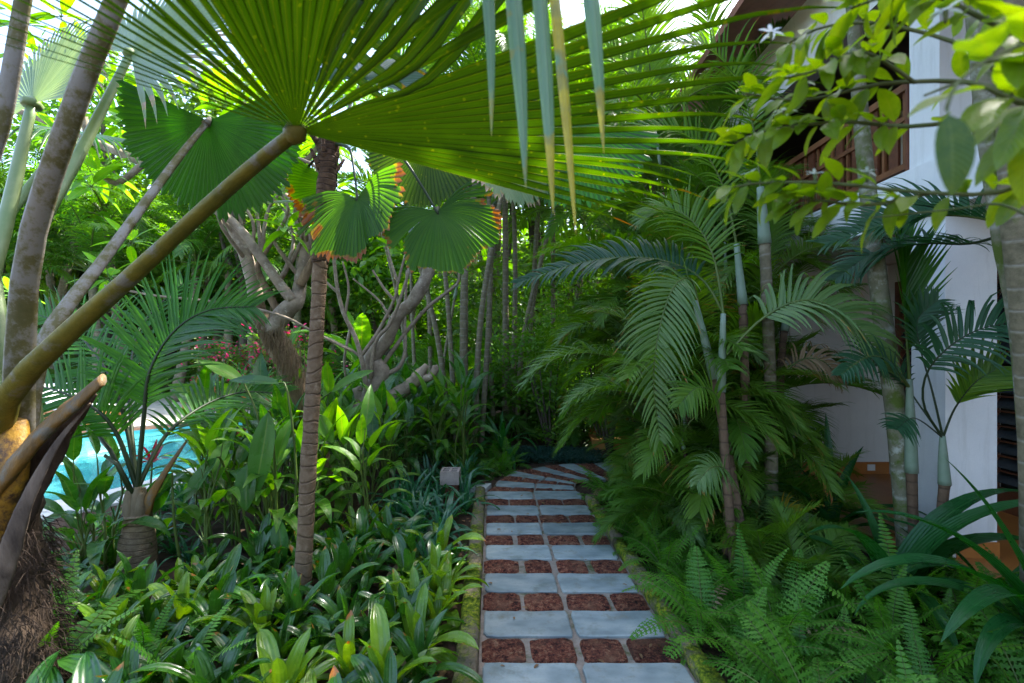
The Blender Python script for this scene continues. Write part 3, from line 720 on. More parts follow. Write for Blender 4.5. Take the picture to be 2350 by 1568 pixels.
# ------------------------------------------------------------------ plant builders
UP = Vector((0, 0, 1))
def wprof(kind, t):
    if kind == 'strap': return (0.55 + 0.45 * smooth(0, .35, t)) * (1 - max(0, (t - .62) / .38) ** 2.4) ** .75 if t < 1 else 0.0
    if kind == 'ellip': return max(0.0, math.sin(math.pi * min(1, t ** .85 * 1.0))) ** .75 if t < 1 else 0.0
    if kind == 'lance': return max(0.0, math.sin(math.pi * t ** .62)) ** .9 if t < 1 else 0.0
    if kind == 'long': return (0.7 + .3 * smooth(0, .25, t)) * (1 - t ** 2.2) ** .8 if t < 1 else 0.0
    if kind == 'leaflet': return (0.6 + .4 * smooth(0, .2, t)) * (1 - t ** 1.8) if t < 1 else 0.0
    return 1.0
def leaf_mesh(name, mat, L, W, prof, p0, p1, nseg=8, fold=.25, half=1, pet=0.0, petmat=None, wave=0.0, seed=0, roll=0.0, power=1.0):
    """blade growing along +Y, pitch p0 at its base to p1 at its tip (degrees above level); optional petiole of length pet"""
    mb = MB(); pts = []; side = []; nrm = []; w = []
    p = Vector((0, 0, 0)); rr = random.Random(seed)
    if pet > 0:
        pp = [p.copy()]; a0 = min(88, p0 + 18)
        for i in range(4):
            a = R(a0 + (p0 - a0) * (i + .5) / 4); p = p + Vector((0, math.cos(a), math.sin(a))) * (pet / 4); pp.append(p.copy())
        mb.tube(pp, [.008 * (1 - .1 * i) * max(.6, L / .5) for i in range(5)], 5, m=1, cap=False)
    sb = rr.uniform(-.12, .12)
    for i in range(nseg + 1):
        t = i / nseg
        a = R(p0 + (p1 - p0) * t ** power)
        tan = Vector((0, math.cos(a), math.sin(a)))
        if i: p = p + tan * (L / nseg)
        rl = roll * t + wave * math.sin(t * 9 + seed)
        s = Vector((math.cos(rl), -math.sin(rl) * math.sin(a), math.sin(rl) * math.cos(a)))
        pts.append(p + Vector((sb * L * t * t, 0, 0))); side.append(s); nrm.append(s.cross(tan)); w.append(max(W * wprof(prof, t), .0015))
    mb.strip(pts, side, nrm, w, fold, half)
    return mb.mesh(name, [mat, petmat or M['rachis']])

def leaflet_geo(mb, base, d0, T, L, W, g, n=4, fold=.35, m=0, prof='leaflet', flip=1):
    p = base.copy(); pts = []; side = []; nrm = []; w = []
    for i in range(n + 1):
        t = i / n
        d = (d0 + Vector((0, 0, -g * t * t * 1.4))).normalized()
        if i: p = p + d * (L / n)
        s = T - d * T.dot(d)
        s = s.normalized() if s.length > 1e-4 else Vector((1, 0, 0))
        pts.append(p.copy()); side.append(s); nrm.append(s.cross(d) * flip); w.append(max(W * wprof(prof, t), .001))
    mb.strip(pts, side, nrm, w, fold, 1, m)

def frond_parts(pts, up, n, Lfun, ang, lift, grav, wid, jit=.1, start=.18, seed=0, lfade=1.0):
    """yield leaflet specs along a rachis"""
    rr = random.Random(seed); k = len(pts)
    for i in range(n):
        t = start + (1 - start) * (i + .5) / n
        f = t * (k - 1); a = min(int(f), k - 2); fr = f - a
        b = pts[a].lerp(pts[a + 1], fr)
        T = (pts[min(a + 2, k - 1)] - pts[max(a - 1, 0)]).normalized()
        S = T.cross(up).normalized(); N = S.cross(T).normalized()
        an = R(ang[0] + (ang[1] - ang[0]) * t)
        for sgn in (-1, 1):
            lf = R(lift + rr.uniform(-9, 9))
            d0 = T * math.cos(an) + (S * sgn * math.cos(lf) + N * math.sin(lf)) * math.sin(an)
            d0 = (d0 + Vector((rr.uniform(-jit, jit), rr.uniform(-jit, jit), rr.uniform(-jit, jit))) * .6).normalized()
            yield b, d0, T, Lfun((t - start) / (1 - start)) * rr.uniform(.9, 1.06), wid * rr.uniform(.85, 1.1), grav * rr.uniform(.7, 1.3), sgn

def palm_len(t): return (0.55 + .45 * smooth(0, .25, t)) * (1 - .62 * smooth(.45, 1, t))
def arc_pts(L, p0, p1, n=14, power=1.2):
    p = Vector((0, 0, 0)); out = [p.copy()]
    for i in range(n - 1):
        a = R(p0 + (p1 - p0) * ((i + .5) / (n - 1)) ** power)
        p = p + Vector((0, math.cos(a), math.sin(a))) * (L / (n - 1)); out.append(p.copy())
    return out
def frond_template(name, leafmat, rachmat, L, p0, p1, n, ll, ang, lift, grav, wid, start=.2, seed=0, nseg=4, rr=.012, side_sweep=0.0):
    pts = arc_pts(L, p0, p1)
    if side_sweep:
        for i, p in enumerate(pts): p.x += side_sweep * (i / len(pts)) ** 2
    mb = MB(); mb.tube(pts, [rr * (1 - .85 * i / (len(pts) - 1)) for i in range(len(pts))], 5, m=1, cap=False)
    for b, d0, T, l, w, g, sgn in frond_parts(pts, UP + Vector((0, -.02, 0)), n, lambda t: ll * palm_len(t), ang, lift, grav, wid, seed=seed, start=start):
        leaflet_geo(mb, b, d0, T, l, w, g, nseg)
    return mb.mesh(name, [leafmat, rachmat])
def hero_frond(parent, pts, n, ll, ang, lift, grav, wid, leafmat, rachmat, start=.2, seed=0, rr=.012, name="frond", npts=18, up=UP, nseg=6, lfun=palm_len, label=None, fold=.35):
    """a frond whose leaflets are pieces of their own"""
    pts = spline([Vector(p) for p in pts], npts)
    mb = MB().tube(pts, [rr * (1 - .85 * i / (npts - 1)) for i in range(npts)], 6, cap=False)
    f = put(name, mb.mesh(name, rachmat), parent, Matrix())
    if label: f["label"] = label
    for b, d0, T, l, w, g, sgn in frond_parts(pts, up, n, lambda t: ll * lfun(t), ang, lift, grav, wid, seed=seed, start=start):
        m2 = MB(); leaflet_geo(m2, Vector((0, 0, 0)), d0, T, l, w, g, nseg, fold)
        put("leaflet", m2.mesh("leaflet", leafmat), f, Matrix.Translation(b))
    return f

def fan_leaf(parent, pet, petr, axis, normal, Rr, span, n, rs, mat, petmat, droop=(.55, .0), split=True, cone=0.0, pleat=.5, seed=0, mod=None, flat=.6, label=None, nr=9, name="fan_leaf", skip=(), paths={}, pre=0):
    """palmate leaf: pet = petiole control points ending at the hub; blade fans about axis in the plane of normal"""
    pet = spline([Vector(p) for p in pet], 14)
    rad = spline([float(r) for r in petr], 14)
    hub = pet[-1]
    mb = MB().tube(pet, rad, 8, flat=flat, up=Vector(normal).cross(pet[-1] - pet[0]).normalized())
    mb.tube([hub - (pet[-1] - pet[-2]).normalized() * .03, hub, hub + Vector(axis).normalized() * .03], [rad[-1] * 1.25, rad[-1] * 1.5, rad[-1] * .5], 8)
    lf = put(name, mb.mesh(name, petmat), parent, Matrix())
    if label: lf["label"] = label
    A = Vector(axis).normalized(); N = Vector(normal); N = (N - A * N.dot(A)).normalized(); L = N.cross(A)
    rr = random.Random(seed); dth = R(span) / n
    allmb = MB()
    for i in range(-pre, n):
        if i in skip: continue
        th = -R(span) / 2 + (i + .5) * dth
        D = A * math.cos(th) + L * math.sin(th) + N * cone
        D.normalize()
        Wd = (L * math.cos(th) - A * math.sin(th))
        RR = Rr * rr.uniform(.95, 1.04); RS = rs * RR; d0, ds = droop; rend = RR; tw = 0.0
        if mod:
            RR, RS, d0, ds = mod(i, n, math.degrees(th), RR, RS, d0, ds)
        p = hub.copy(); pts = []; side = []; nrm = []; w = []; q = nr
        r_prev = 0.0; edges = []
        for k in range(q + 1):
            t = k / q
            r = RR * (t if rs < .85 else (t * .9 if k < q - 1 else (.9 + .1 * (k - q + 2) / 2) if k >= q - 1 else t))
            if rs >= .85:
                r = RR * ([.9 * j / (q - 2) for j in range(q - 1)] + [.95, 1.0])[k]
            s_ = smooth(d0 * RR, (d0 + .42) * RR, r) * ds
            d = (D * (1 - s_) + Vector((0, 0, -1)) * s_).normalized()
            if k: p = p + d * (r - r_prev)
            r_prev = r
            wd = 2 * r * math.tan(dth / 2) * 1.01 if r <= RS else 2 * RS * math.tan(dth / 2) * max(0.0, 1 - ((r - RS) / (RR - RS + 1e-6))) ** .8
            pts.append(p.copy()); sd = (Wd - d * Wd.dot(d)).normalized()
            side.append(sd); nn_ = sd.cross(d); nn_ = nn_ if nn_.dot(N) > 0 or ds > .3 else -nn_
            nrm.append(nn_); w.append(max(wd, .001))
        if i in paths:
            cp_, wmax = paths[i]; q = 26
            pts = spline([hub + D * .0, hub + D * .25, hub + D * .5] + [Vector(c) for c in cp_], q + 1); side = []; nrm = []; w = []; acc = 0.0; accs = []
            tot = sum((pts[k + 1] - pts[k]).length for k in range(q))
            for k in range(q + 1):
                tn = (pts[min(k + 1, q)] - pts[max(k - 1, 0)]).normalized(); acc += (pts[k] - pts[k - 1]).length if k else 0
                sd = Vector((1, .15, 0)) if acc > .75 else Wd.lerp(Vector((1, .15, 0)), acc / .75)
                sd = (sd - tn * sd.dot(tn)).normalized(); side.append(sd); nrm.append(sd.cross(tn))
                w.append(max(.001, (lambda fw: fw + (wmax - fw) * smooth(.55, .8, acc))(2 * min(acc, .7) * math.tan(dth / 2) * 1.01) * min(1, max(0, tot - acc) / .28) ** .7)); accs.append(acc)
        if split:
            m2 = MB(); m2.strip([a - hub for a in pts], side, nrm, w, pleat, 1)
            if i in paths: m2.mi = [1 if accs[min(j // 2, len(accs) - 1)] > .78 else 0 for j in range(len(m2.f))]
            put("leaf_segment", m2.mesh("leaf_segment", [mat, M['strip']] if i in paths else mat), lf, Matrix.Translation(hub))
        else:
            allmb.strip(pts, side, nrm, w, pleat, 1)
    if not split:
        put("blade", allmb.mesh("blade", mat), lf, Matrix())
    return lf

def trunk(parent, name, pts, rad, mat, n=10, res=16, rough=.0, seed=0, flare=None):
    pts = spline([Vector(p) for p in pts], res); rr_ = spline([float(x) for x in rad], res)
    base = pts[0].copy()
    mb = MB().tube([p - base for p in pts], rr_, n, rough=rough, seed=seed)
    return put(name, mb.mesh(name, mat), parent, Matrix.Translation(base))

# ------------------------------------------------------------------ A: fan palm at the left edge (its leaves fill the top of the view)
pb = Vector((-2.22, 2.15, -.03))
fp = thing("fan_palm", pb, "large fan palm at left edge with thick olive leaf stalks and huge overhead leaf", "palm")
trunk(fp, "trunk", [pb, pb + Vector((-.02, 0, .35)), pb + Vector((-.06, .02, .8)), pb + Vector((-.06, .05, 1.15))], [.19, .155, .12, .10], M['fibre'], 18, 30, rough=.30, seed=3)
# fibre strands over the trunk foot
fb = MB()
for i in range(1500):
    th = rnd.uniform(0, 6.283); z = rnd.uniform(.0, .85); r = .185 - .08 * z
    p = pb + Vector((math.cos(th) * r, math.sin(th) * r, z)); d = Vector((math.cos(th) * .5 + rnd.uniform(-.5, .5), math.sin(th) * .5 + rnd.uniform(-.5, .5), rnd.uniform(-1.2, .3))).normalized()
    L_ = rnd.uniform(.05, .15); q = p + d * L_ * .5; e = q + (d + Vector((rnd.uniform(-.4, .4), rnd.uniform(-.4, .4), -.6))).normalized() * L_ * .5
    fb.tube([p, q, e], [.0024, .0018, .0006], 3, cap=False)
tag(put("fibre_strands", fb.mesh("fibre_strands", M['fibre']), fp, Matrix()), kind="stuff")
C0 = pb + Vector((0, 0, 1.05))
# old leaf bases: yellow sheath, grey dead sheath and the cut stub
def sheath(name, pts, rad, mat, flat=.35, label=None, up=None):
    pts = spline([Vector(p) for p in pts], 30); mb = MB().tube(pts, spline([float(r) for r in rad], 30), 16, flat=flat, rough=.16, seed=5, up=up)
    o = put(name, mb.mesh(name, mat), fp, Matrix())
    if label: o["label"] = label
    return o
sheath("leaf_base", [P(-70, 1330, 2.1), P(-30, 1200, 2.05), P(0, 1100, 2.0), P(15, 1000, 2.05), P(0, 900, 2.15)], [.09, .10, .095, .08, .06], M['sheath'], .5, "yellow orange leaf base", (1, 0, 0))
sheath("cut_stub", [P(-60, 1190, 2.05), P(20, 1085, 1.98), P(105, 985, 1.95), P(180, 920, 1.93), P(236, 872, 1.92)], [.070, .066, .056, .046, .036], M['stub'], .42, "brown sawn-off leaf stalk", (.5, 0, .8))
sheath("dead_sheath", [P(-30, 1400, 2.0), P(20, 1270, 1.93), P(62, 1150, 1.9), P(130, 1020, 1.92), P(208, 925, 1.95)], [.048, .040, .026, .012, .003], M['sheath_grey'], .25, "torn grey dead leaf sheath", (1, 0, .3))
sheath("dead_sheath", [P(-30, 1300, 2.12), P(60, 1120, 2.08), P(130, 1000, 2.05), P(215, 900, 2.02)], [.10, .08, .06, .02], M['fibre'], .25, None, (1, 0, .3))
# A: the huge overhead leaf
H = P(682, 302, 1.45)
def modA(i, n, th, RR, RS, d0, ds):
    # th runs -95 (left edge) .. +95 (right edge)
    if th > 9: return RR * (1.22 + .03 * (i % 4)), RR * .66, .76, .40 - max(0, th - 35) * .008      # right-hand segments arch and droop far out
    if th < -58: return RR * .98, RR * (.30 + .004 * (th + 58)), .9, .12 + .1 * ((i * 5) % 3)
    return RR * 1.0, RR * (.62 + .06 * ((i * 7) % 4)), .8, .25
hang = {}
for k, (xt, xb, yb_, dd, wm) in enumerate(((1122, 1128, 312, .98, .026), (1182, 1207, 432, .96, .034), (1243, 1270, 492, .95, .031), (1276, 1322, 538, .94, .022), (1362, 1386, 352, .96, .034), (1082, 1086, 30, 1.0, .02))):
    hang[(25, 27, 29, 30, 32, 23)[k]] = ([P(xt - 70, -190, dd + .16), P(xt - 14, -110, dd + .04), P(xt, 0, dd), P((xt + xb) / 2 + 3, yb_ * .5, dd - .01), P(xb, yb_, dd)], wm)
rot = Matrix.Rotation(R(20), 3, Vector((-.12, .27, .95)).normalized())
axA = rot @ Vector((.6, -.78, .2)); nrA = Vector((-.17, .27, .94))
fan_leaf(fp, [C0 + Vector((-.05, -.02, .05)), P(20, 905, 1.95), P(340, 600, 1.70), P(560, 400, 1.54), H], [.068, .050, .031, .026, .023], axA, nrA, 1.16, 190, 60, .6, M['fan'], M['petiole'], mod=modA, seed=11, pleat=.75, paths=hang, label="huge backlit fan leaf overhead, split tips hanging", nr=14, flat=.75, skip=tuple(range(51, 60)), pre=6)
# B: round leaf hanging beyond
fan_leaf(fp, [C0 + Vector((0, .05, .05)), P(95, 800, 2.25), P(250, 580, 2.5), P(400, 375, 2.8), P(478, 278, 2.95)], [.055, .046, .032, .026, .020], (-.04, .30, -.92), (.05, .9, .30), .58, 225, 58, .95, M['fan_dark'], M['petiole_grey'], seed=12, pleat=.55, label="dark round fan leaf hanging with saw-toothed rim", nr=10)
# C: thick stalk leaving the frame at the top, D/E/F: sunlit leaves high on the left
fan_leaf(fp, [C0 + Vector((.02, 0, .05)), P(60, 620, 1.95), P(165, 260, 1.75), P(275, -20, 1.65), P(350, -220, 1.6)], [.065, .046, .037, .032, .028], (.35, -.3, .8), (-.2, .8, .5), 1.0, 220, 40, .6, M['fan'], M['petiole_grey'], seed=13, split=False)
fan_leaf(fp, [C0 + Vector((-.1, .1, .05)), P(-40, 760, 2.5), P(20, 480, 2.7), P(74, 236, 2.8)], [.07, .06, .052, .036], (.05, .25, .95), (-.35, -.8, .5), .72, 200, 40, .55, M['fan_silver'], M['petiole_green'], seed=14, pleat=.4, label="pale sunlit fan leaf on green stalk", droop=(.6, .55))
fan_leaf(fp, [C0 + Vector((-.05, -.05, .05)), P(-60, 560, 1.75), P(10, 250, 1.65), P(60, -40, 1.6), P(90, -200, 1.6)], [.05, .036, .031, .026, .024], (-.2, -.3, .9), (0, .8, .5), .9, 200, 36, .6, M['fan'], M['petiole_grey'], seed=15, split=False)
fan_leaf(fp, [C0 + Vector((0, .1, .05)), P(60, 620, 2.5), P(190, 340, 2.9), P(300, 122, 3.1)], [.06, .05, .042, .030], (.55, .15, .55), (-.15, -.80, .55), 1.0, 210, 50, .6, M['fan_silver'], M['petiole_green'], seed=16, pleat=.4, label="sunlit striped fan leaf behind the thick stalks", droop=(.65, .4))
fan_leaf(fp, [C0 + Vector((-.1, .15, .05)), P(-20, 600, 2.9), P(60, 440, 3.2), P(170, 300, 3.4)], [.06, .04, .03, .02], (.8, .3, -.05), (.1, -.3, .9), .75, 200, 40, .5, M['fan_dark'], M['petiole_green'], seed=17, split=False, droop=(.5, .5))

# ------------------------------------------------------------------ B: slim fan palm in the left bed
sb_ = P(690, 1378, 3.08); sb_.z = -.03
sp = thing("slim_fan_palm", sb_, "slim ringed brown palm trunk in the left bed with browned fan leaves", "palm")
trunk(sp, "trunk", [sb_, P(700, 1230, 3.08), P(712, 1000, 3.08), P(724, 800, 3.08), P(735, 600, 3.08)], [.058, .051, .048, .045, .043], M['slim_trunk'], 16, 90, rough=.11, seed=1)
trunk(sp, "trunk_top", [P(734, 604, 3.08), P(745, 470, 3.08), P(757, 320, 3.08)], [.050, .053, .066], M['slim_top'], 12, 24, rough=.22, seed=2)
TT = P(760, 330, 3.08)
for i in range(9):
    a = i * 2.4; d = Vector((math.cos(a), math.sin(a) * .7, .9)).normalized()
    q = P(750, 345 + 22 * (i % 4), 3.08)
    put("leaf_base", MB().tube([q, q + d * .09, q + d * .17 + Vector((0, 0, .03))], [.03, .02, .010], 6, flat=.5).mesh("leaf_base", M['slim_top']), sp, Matrix())
def rag(i, n, th, RR, RS, a, b):
    f = .80 + .26 * mnoise.noise(Vector((i * .23, RR * 9, 2.2))) + .05 * (i % 5 == 2); return RR * min(1.05, f + .12), RS * min(1.05, f + .12), a, b
FB, FD, FS, PD = M['fan_brown'], M['fan_dark'], M['fan_silver'], M['rachis_dark']
fan_leaf(sp, [TT, P(800, 340, 2.95), P(812, 390, 2.88), P(820, 455, 2.85)], [.012, .010, .008, .007], (.05, -.25, -.92), (.35, .85, .1), .44, 235, 46, .95, FB, PD, seed=21, cone=-.22, droop=(.3, .35), mod=rag, label="hanging fan leaf with brown left edge")
fan_leaf(sp, [TT, P(860, 300, 2.9), P(930, 370, 2.82), P(1003, 486, 2.78)], [.012, .010, .008, .007], (.34, -.10, -.85), (-.25, .9, .15), .40, 235, 46, .95, FB, PD, seed=22, cone=-.25, droop=(.3, .3), label="bright backlit fan leaf with ragged brown rim", mod=rag)
fan_leaf(sp, [TT, P(850, 290, 2.98), P(920, 300, 2.95), P(985, 322, 2.92)], [.012, .010, .008, .007], (.05, -.10, -.92), (.12, .85, .2), .42, 190, 44, .95, M['fan'], PD, seed=23, label="backlit green fan leaf tucked under the big leaf")
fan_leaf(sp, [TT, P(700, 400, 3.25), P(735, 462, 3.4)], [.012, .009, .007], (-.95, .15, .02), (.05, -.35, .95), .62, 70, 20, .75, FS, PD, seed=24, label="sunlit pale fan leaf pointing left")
fan_leaf(sp, [TT, P(770, 380, 3.2), P(772, 428, 3.25)], [.012, .009, .007], (-.9, .1, -.25), (.05, .8, .4), .34, 110, 26, .95, FB, PD, seed=25)
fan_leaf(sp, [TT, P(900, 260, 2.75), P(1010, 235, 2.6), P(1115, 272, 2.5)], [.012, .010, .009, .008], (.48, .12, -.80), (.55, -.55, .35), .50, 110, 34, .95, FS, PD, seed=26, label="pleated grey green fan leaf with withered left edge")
fan_leaf(sp, [TT, P(950, 250, 2.9), P(1150, 210, 2.8), P(1310, 275, 2.72)], [.012, .010, .009, .008], (.22, -.05, -.92), (.05, .9, .15), .50, 130, 40, .95, FD, PD, seed=27, label="dark hanging fan leaf right of the overhead leaf")
fan_leaf(sp, [TT, P(800, 250, 3.3), P(830, 180, 3.5)], [.012, .010, .007], (.2, .5, .5), (0, -.6, .7), .5, 240, 44, .94, FD, PD, seed=28, split=False)

# ------------------------------------------------------------------ C: young coconut palm by the pool
cb = G(315, 1302); cb.z = -.03
cp = thing("young_coconut_palm", cb, "young coconut palm with ringed swollen base beside the pool", "palm")
trunk(cp, "trunk", [cb, cb + Vector((0, 0, .15)), cb + Vector((.01, 0, .32)), cb + Vector((.01, 0, .42))], [.125, .118, .10, .088], M['coco_trunk'], 18, 28, rough=.07, seed=4)
for k, (ox, oy, r0, hh) in enumerate(((0, 0, .066, .26), (-.035, -.03, .048, .24), (.04, -.02, .045, .22), (.01, .04, .05, .24))):
    trunk(cp, "leaf_sheath", [cb + Vector((ox * .5, oy * .5, .36)), cb + Vector((ox, oy, .36 + hh * .5)), cb + Vector((ox * 1.2, oy, .36 + hh))], [r0, r0 * .85, r0 * .35], M['coco_sheath'], 12, 10, rough=.10, seed=6 + k)
ct = cb + Vector((0, 0, .60)); dC = cb.y
def cocof(px, n, ll, seed, lift=12, g=.35, label=None, ang=(72, 38), w=.030):
    pts = [ct] + [P(x, y_, d) for x, y_, d in px]
    hero_frond(cp, pts, n, ll, ang, lift, g, w, M['coconut'], M['rachis_dark'], start=.24, seed=seed, rr=.019, label=label, npts=22, up=Vector((0, -.85, .5)))
cocof([(330, 960, dC), (345, 850, dC), (400, 760, dC + .05), (480, 712, dC + .1), (585, 704, dC + .1)], 46, .72, 31, 14, .3, "tall arching coconut frond")
cocof([(290, 980, dC + .1), (250, 860, dC + .2), (170, 760, dC + .4), (80, 720, dC + .5)], 34, .66, 32)
cocof([(300, 960, dC + .2), (300, 840, dC + .5), (330, 740, dC + .9), (420, 650, dC + 1.3)], 34, .62, 33)
cocof([(270, 1000, dC - .05), (220, 940, dC - .1), (140, 900, dC - .1), (60, 880, dC)], 26, .5, 34)
cocof([(380, 1000, dC + .25), (470, 930, dC + .6), (560, 900, dC + .9), (650, 905, dC + 1.1)], 30, .55, 35)
for (ax, ay, ad) in ((205, 975, dC), (240, 1045, dC - .08)):
    put("cut_stalk", MB().tube([ct + Vector((0, 0, -.1)), P((ax + 300) / 2, (ay + 1090) / 2, ad), P(ax, ay, ad)], [.026, .018, .014], 7, flat=.6).mesh("cut_stalk", M['rachis_dark']), cp, Matrix())
put("old_leaf_base", MB().tube([cb + Vector((.05, 0, .38)), cb + Vector((.11, -.02, .55)), P(385, 1075, dC), P(430, 1010, dC)], [.05, .035, .02, .008], 8, flat=.4).mesh("old_leaf_base", M['stub']), cp, Matrix())

# ------------------------------------------------------------------ D: bed plants
def rosette(parent, base, meshes, n, scale, tilt=.12, spread=1.0, r=random):
    a = r.uniform(0, 6.283)
    for i in range(n):
        t = i / max(1, n - 1)                     # inner leaves first
        me = meshes[min(len(meshes) - 1, int(t * len(meshes) + r.uniform(-.6, .6)))] if t * len(meshes) > .6 else meshes[0]
        a += 2.399 + r.uniform(-.25, .25)
        s = scale * r.uniform(.85, 1.12) * (.72 + .28 * min(1, t * 1.8))
        mat = Matrix.Translation(base + Vector((math.sin(a) * -.012, math.cos(a) * .012, 0))) @ Matrix.Rotation(a, 4, 'Z') @ Matrix.Rotation(r.uniform(-tilt, tilt), 4, 'X') @ Matrix.Rotation(r.uniform(-tilt, tilt), 4, 'Y') @ Matrix.Scale(s, 4)
        put("leaf", me, parent, mat)
def brom_set(mat, k):
    return [leaf_mesh("leaf", mat, 1.0, (.20, .185, .21, .19, .175, .205)[i], 'strap', p0, p1, 10, .42, 2, seed=k * 10 + i, power=pw, wave=.10, roll=(.2, -.3, .25, -.2, .35, -.35)[i])
            for i, (p0, p1, pw) in enumerate(((86, 66, 1.4), (80, 44, 1.5), (72, 12, 1.5), (62, -12, 1.6), (50, -40, 1.5), (36, -52, 1.4)))]
BR = brom_set(M['brom'], 1); BRL = brom_set(M['brom_light'], 2)
BRD = [leaf_mesh("dead_leaf", M['dry_leaf'], 1.0, .15, 'strap', p0, p1, 9, .5, 1, seed=500 + i, wave=.5, roll=.6) for i, (p0, p1) in enumerate(((40, -50), (25, -40), (55, -70)))]
def in_bed(x, y):
    lim = -3.4 if y < 5.2 else (-3.3 + (y - 5.2) * .14)
    return x < path_c(y) - HW - .18 and x > lim
brr = random.Random(5)
def brom(x, y, s, light, label, group, n=None):
    o = thing("bromeliad", Vector((x, y, -.03)), label, "bromeliad", group)
    rosette(o, Vector((x, y, -.02)), BRL if light else BR, n or brr.randint(8, 13), s, .16, r=brr)
    if brr.random() < .45:
        a = brr.uniform(0, 6.28); put("dead_leaf", brr.choice(BRD), o, Matrix.Translation((x, y, -.01)) @ Matrix.Rotation(a, 4, 'Z') @ Matrix.Scale(s * .9, 4))
spots = []
def free(x, y, d):
    for (a, b, e) in spots:
        if (a - x) ** 2 + (b - y) ** 2 < (min(d, e)) ** 2: return False
    return True
def brom_label(x, y):
    px = CX + x / y * FPX
    col = "between slim palm and mossy kerb" if px > 740 else ("just left of the slim palm" if px > 520 else ("midway between slim palm and coconut palm" if px > 330 else "near the fibrous palm foot"))
    rw = "at the very bottom of the picture" if y < 2.3 else ("in the front rows" if y < 2.75 else ("level with the slim palm's foot" if y < 3.3 else "in the back rows"))
    return "glossy bromeliad " + col + ", " + rw
# light-green ones along the kerb, placed one by one
for (px, py, s, lab) in ((1030, 1345, .30, "lime green bromeliad leaning over the mossy kerb, midway along it"), (955, 1508, .40, "light green bromeliad beside the kerb near the bottom of the picture"),
                         (880, 1600, .40, "light green bromeliad at the bottom edge nearest the kerb"), (640, 1640, .42, "pale yellow green bromeliad at the bottom edge under the slim palm"),
                         (420, 1440, .40, "pale bromeliad lit by sun left of the slim palm trunk"), (860, 1215, .34, "sunlit lime bromeliad right behind the slim palm trunk"),
                         (1000, 1440, .30, "small light bromeliad between two larger ones beside the kerb"), (250, 1480, .38, "light bromeliad next to the fibrous palm foot")):
    g = G(px, py); brom(g.x, g.y, s, True, lab, "bromeliads in the left bed"); spots.append((g.x, g.y, .22))
for k in range(2600):
    y = 1.75 + 3.3 * brr.random() ** 1.0; x = brr.uniform(-3.3, -.4)
    if not in_bed(x, y): continue
    if x < -.72 * y - .9 : continue
    # broad-leaved plants take over further back
    if y > 3.9 + .35 * math.sin(x * 3) + .25 * (x + 1.2): continue
    if CX + x / y * FPX < 420 and y > 3.15: continue
    d = .155 + .06 * brr.random()
    if (x - sb_.x) ** 2 + (y - sb_.y) ** 2 < .02 or (x - cb.x) ** 2 + (y - cb.y) ** 2 < .09 or (x - pb.x) ** 2 + (y - pb.y) ** 2 < .12: continue
    if not free(x, y, d): continue
    spots.append((x, y, d))
    near = y < 2.5
    brom(x, y, brr.uniform(.24, .46), brr.random() < (.30 if near or x > -.8 else .10),
         brom_label(x, y), "bromeliads in the left bed")

# broad-leaved gingers and heliconias behind
GL = [leaf_mesh("leaf", M['ginger'], 1.0, .27, 'lance', p0, p1, 10, .22, 2, pet=.55, seed=40 + i, wave=.10, power=1.3) for i, (p0, p1) in enumerate(((78, 40), (66, 0), (55, -35), (45, -70), (30, -78)))]
GLL = [leaf_mesh("leaf", M['ginger_light'], 1.0, .27, 'lance', p0, p1, 10, .22, 2, pet=.55, seed=50 + i, wave=.10, power=1.3) for i, (p0, p1) in enumerate(((78, 40), (66, 0), (55, -35), (45, -70), (30, -78)))]
LY = [leaf_mesh("leaf", M['lily'], 1.0, .115, 'long', p0, p1, 12, .35, 1, seed=60 + i, power=1.4) for i, (p0, p1) in enumerate(((84, 62), (76, 20), (68, -25), (56, -60), (42, -75)))]
grr = random.Random(9)
def ginger(x, y, h, light, label, group, n=None):
    o = thing("ginger_plant", Vector((x, y, -.03)), label, "plant", group)
    ns = grr.randint(2, 3)
    for k in range(ns):
        bx_, by_ = x + grr.uniform(-.07, .07), y + grr.uniform(-.07, .07)
        ang = grr.uniform(0, 6.28); ln = grr.uniform(.05, .22)
        hh = h * grr.uniform(.75, 1.05)
        top = Vector((bx_ + math.cos(ang) * ln * hh, by_ + math.sin(ang) * ln * hh, hh))
        st = [Vector((bx_, by_, -.03)), Vector((bx_, by_, hh * .5)), top]
        put("stem", MB().tube(st, [.011, .009, .006], 5, cap=False).mesh("stem", M['rachis']), o)
        m = n or grr.randint(4, 6); a = grr.uniform(0, 6.28)
        for i in range(m):
            t = (i + 1) / m; p = st[0].lerp(st[1], min(1, t * 2)) if t < .5 else st[1].lerp(st[2], (t - .5) * 2)
            a += 2.6 + grr.uniform(-.5, .5)
            me = (GLL if light else GL)[min(4, max(0, int((1 - t) * 4 + grr.uniform(-.3, 1.2))))]
            s = grr.uniform(.30, .46) * (1.0 if h < .8 else 1.15)
            put("leaf", me, o, Matrix.Translation(p) @ Matrix.Rotation(a, 4, 'Z') @ Matrix.Rotation(grr.uniform(-.15, .15), 4, 'Y') @ Matrix.Scale(s, 4))
def lily(x, y, s, label, group):
    o = thing("strap_leaf_lily", Vector((x, y, -.03)), label, "plant", group)
    rosette(o, Vector((x, y, -.02)), LY, grr.randint(10, 15), s, .18, r=grr)
gsp = []
def ginger_label(x, y):
    px = CX + x / y * FPX
    w = "by the pool edge" if px < 560 else ("just left of the slim palm" if px < 730 else ("right of the slim palm" if px < 900 else "under the knobbly plumeria's long limb"))
    r_ = "in the front row" if y < 4.5 else ("in the second row" if y < 5.3 else ("in the middle of the mass" if y < 6.2 else "far back"))
    return "broad-leaved ginger plant " + w + ", " + r_
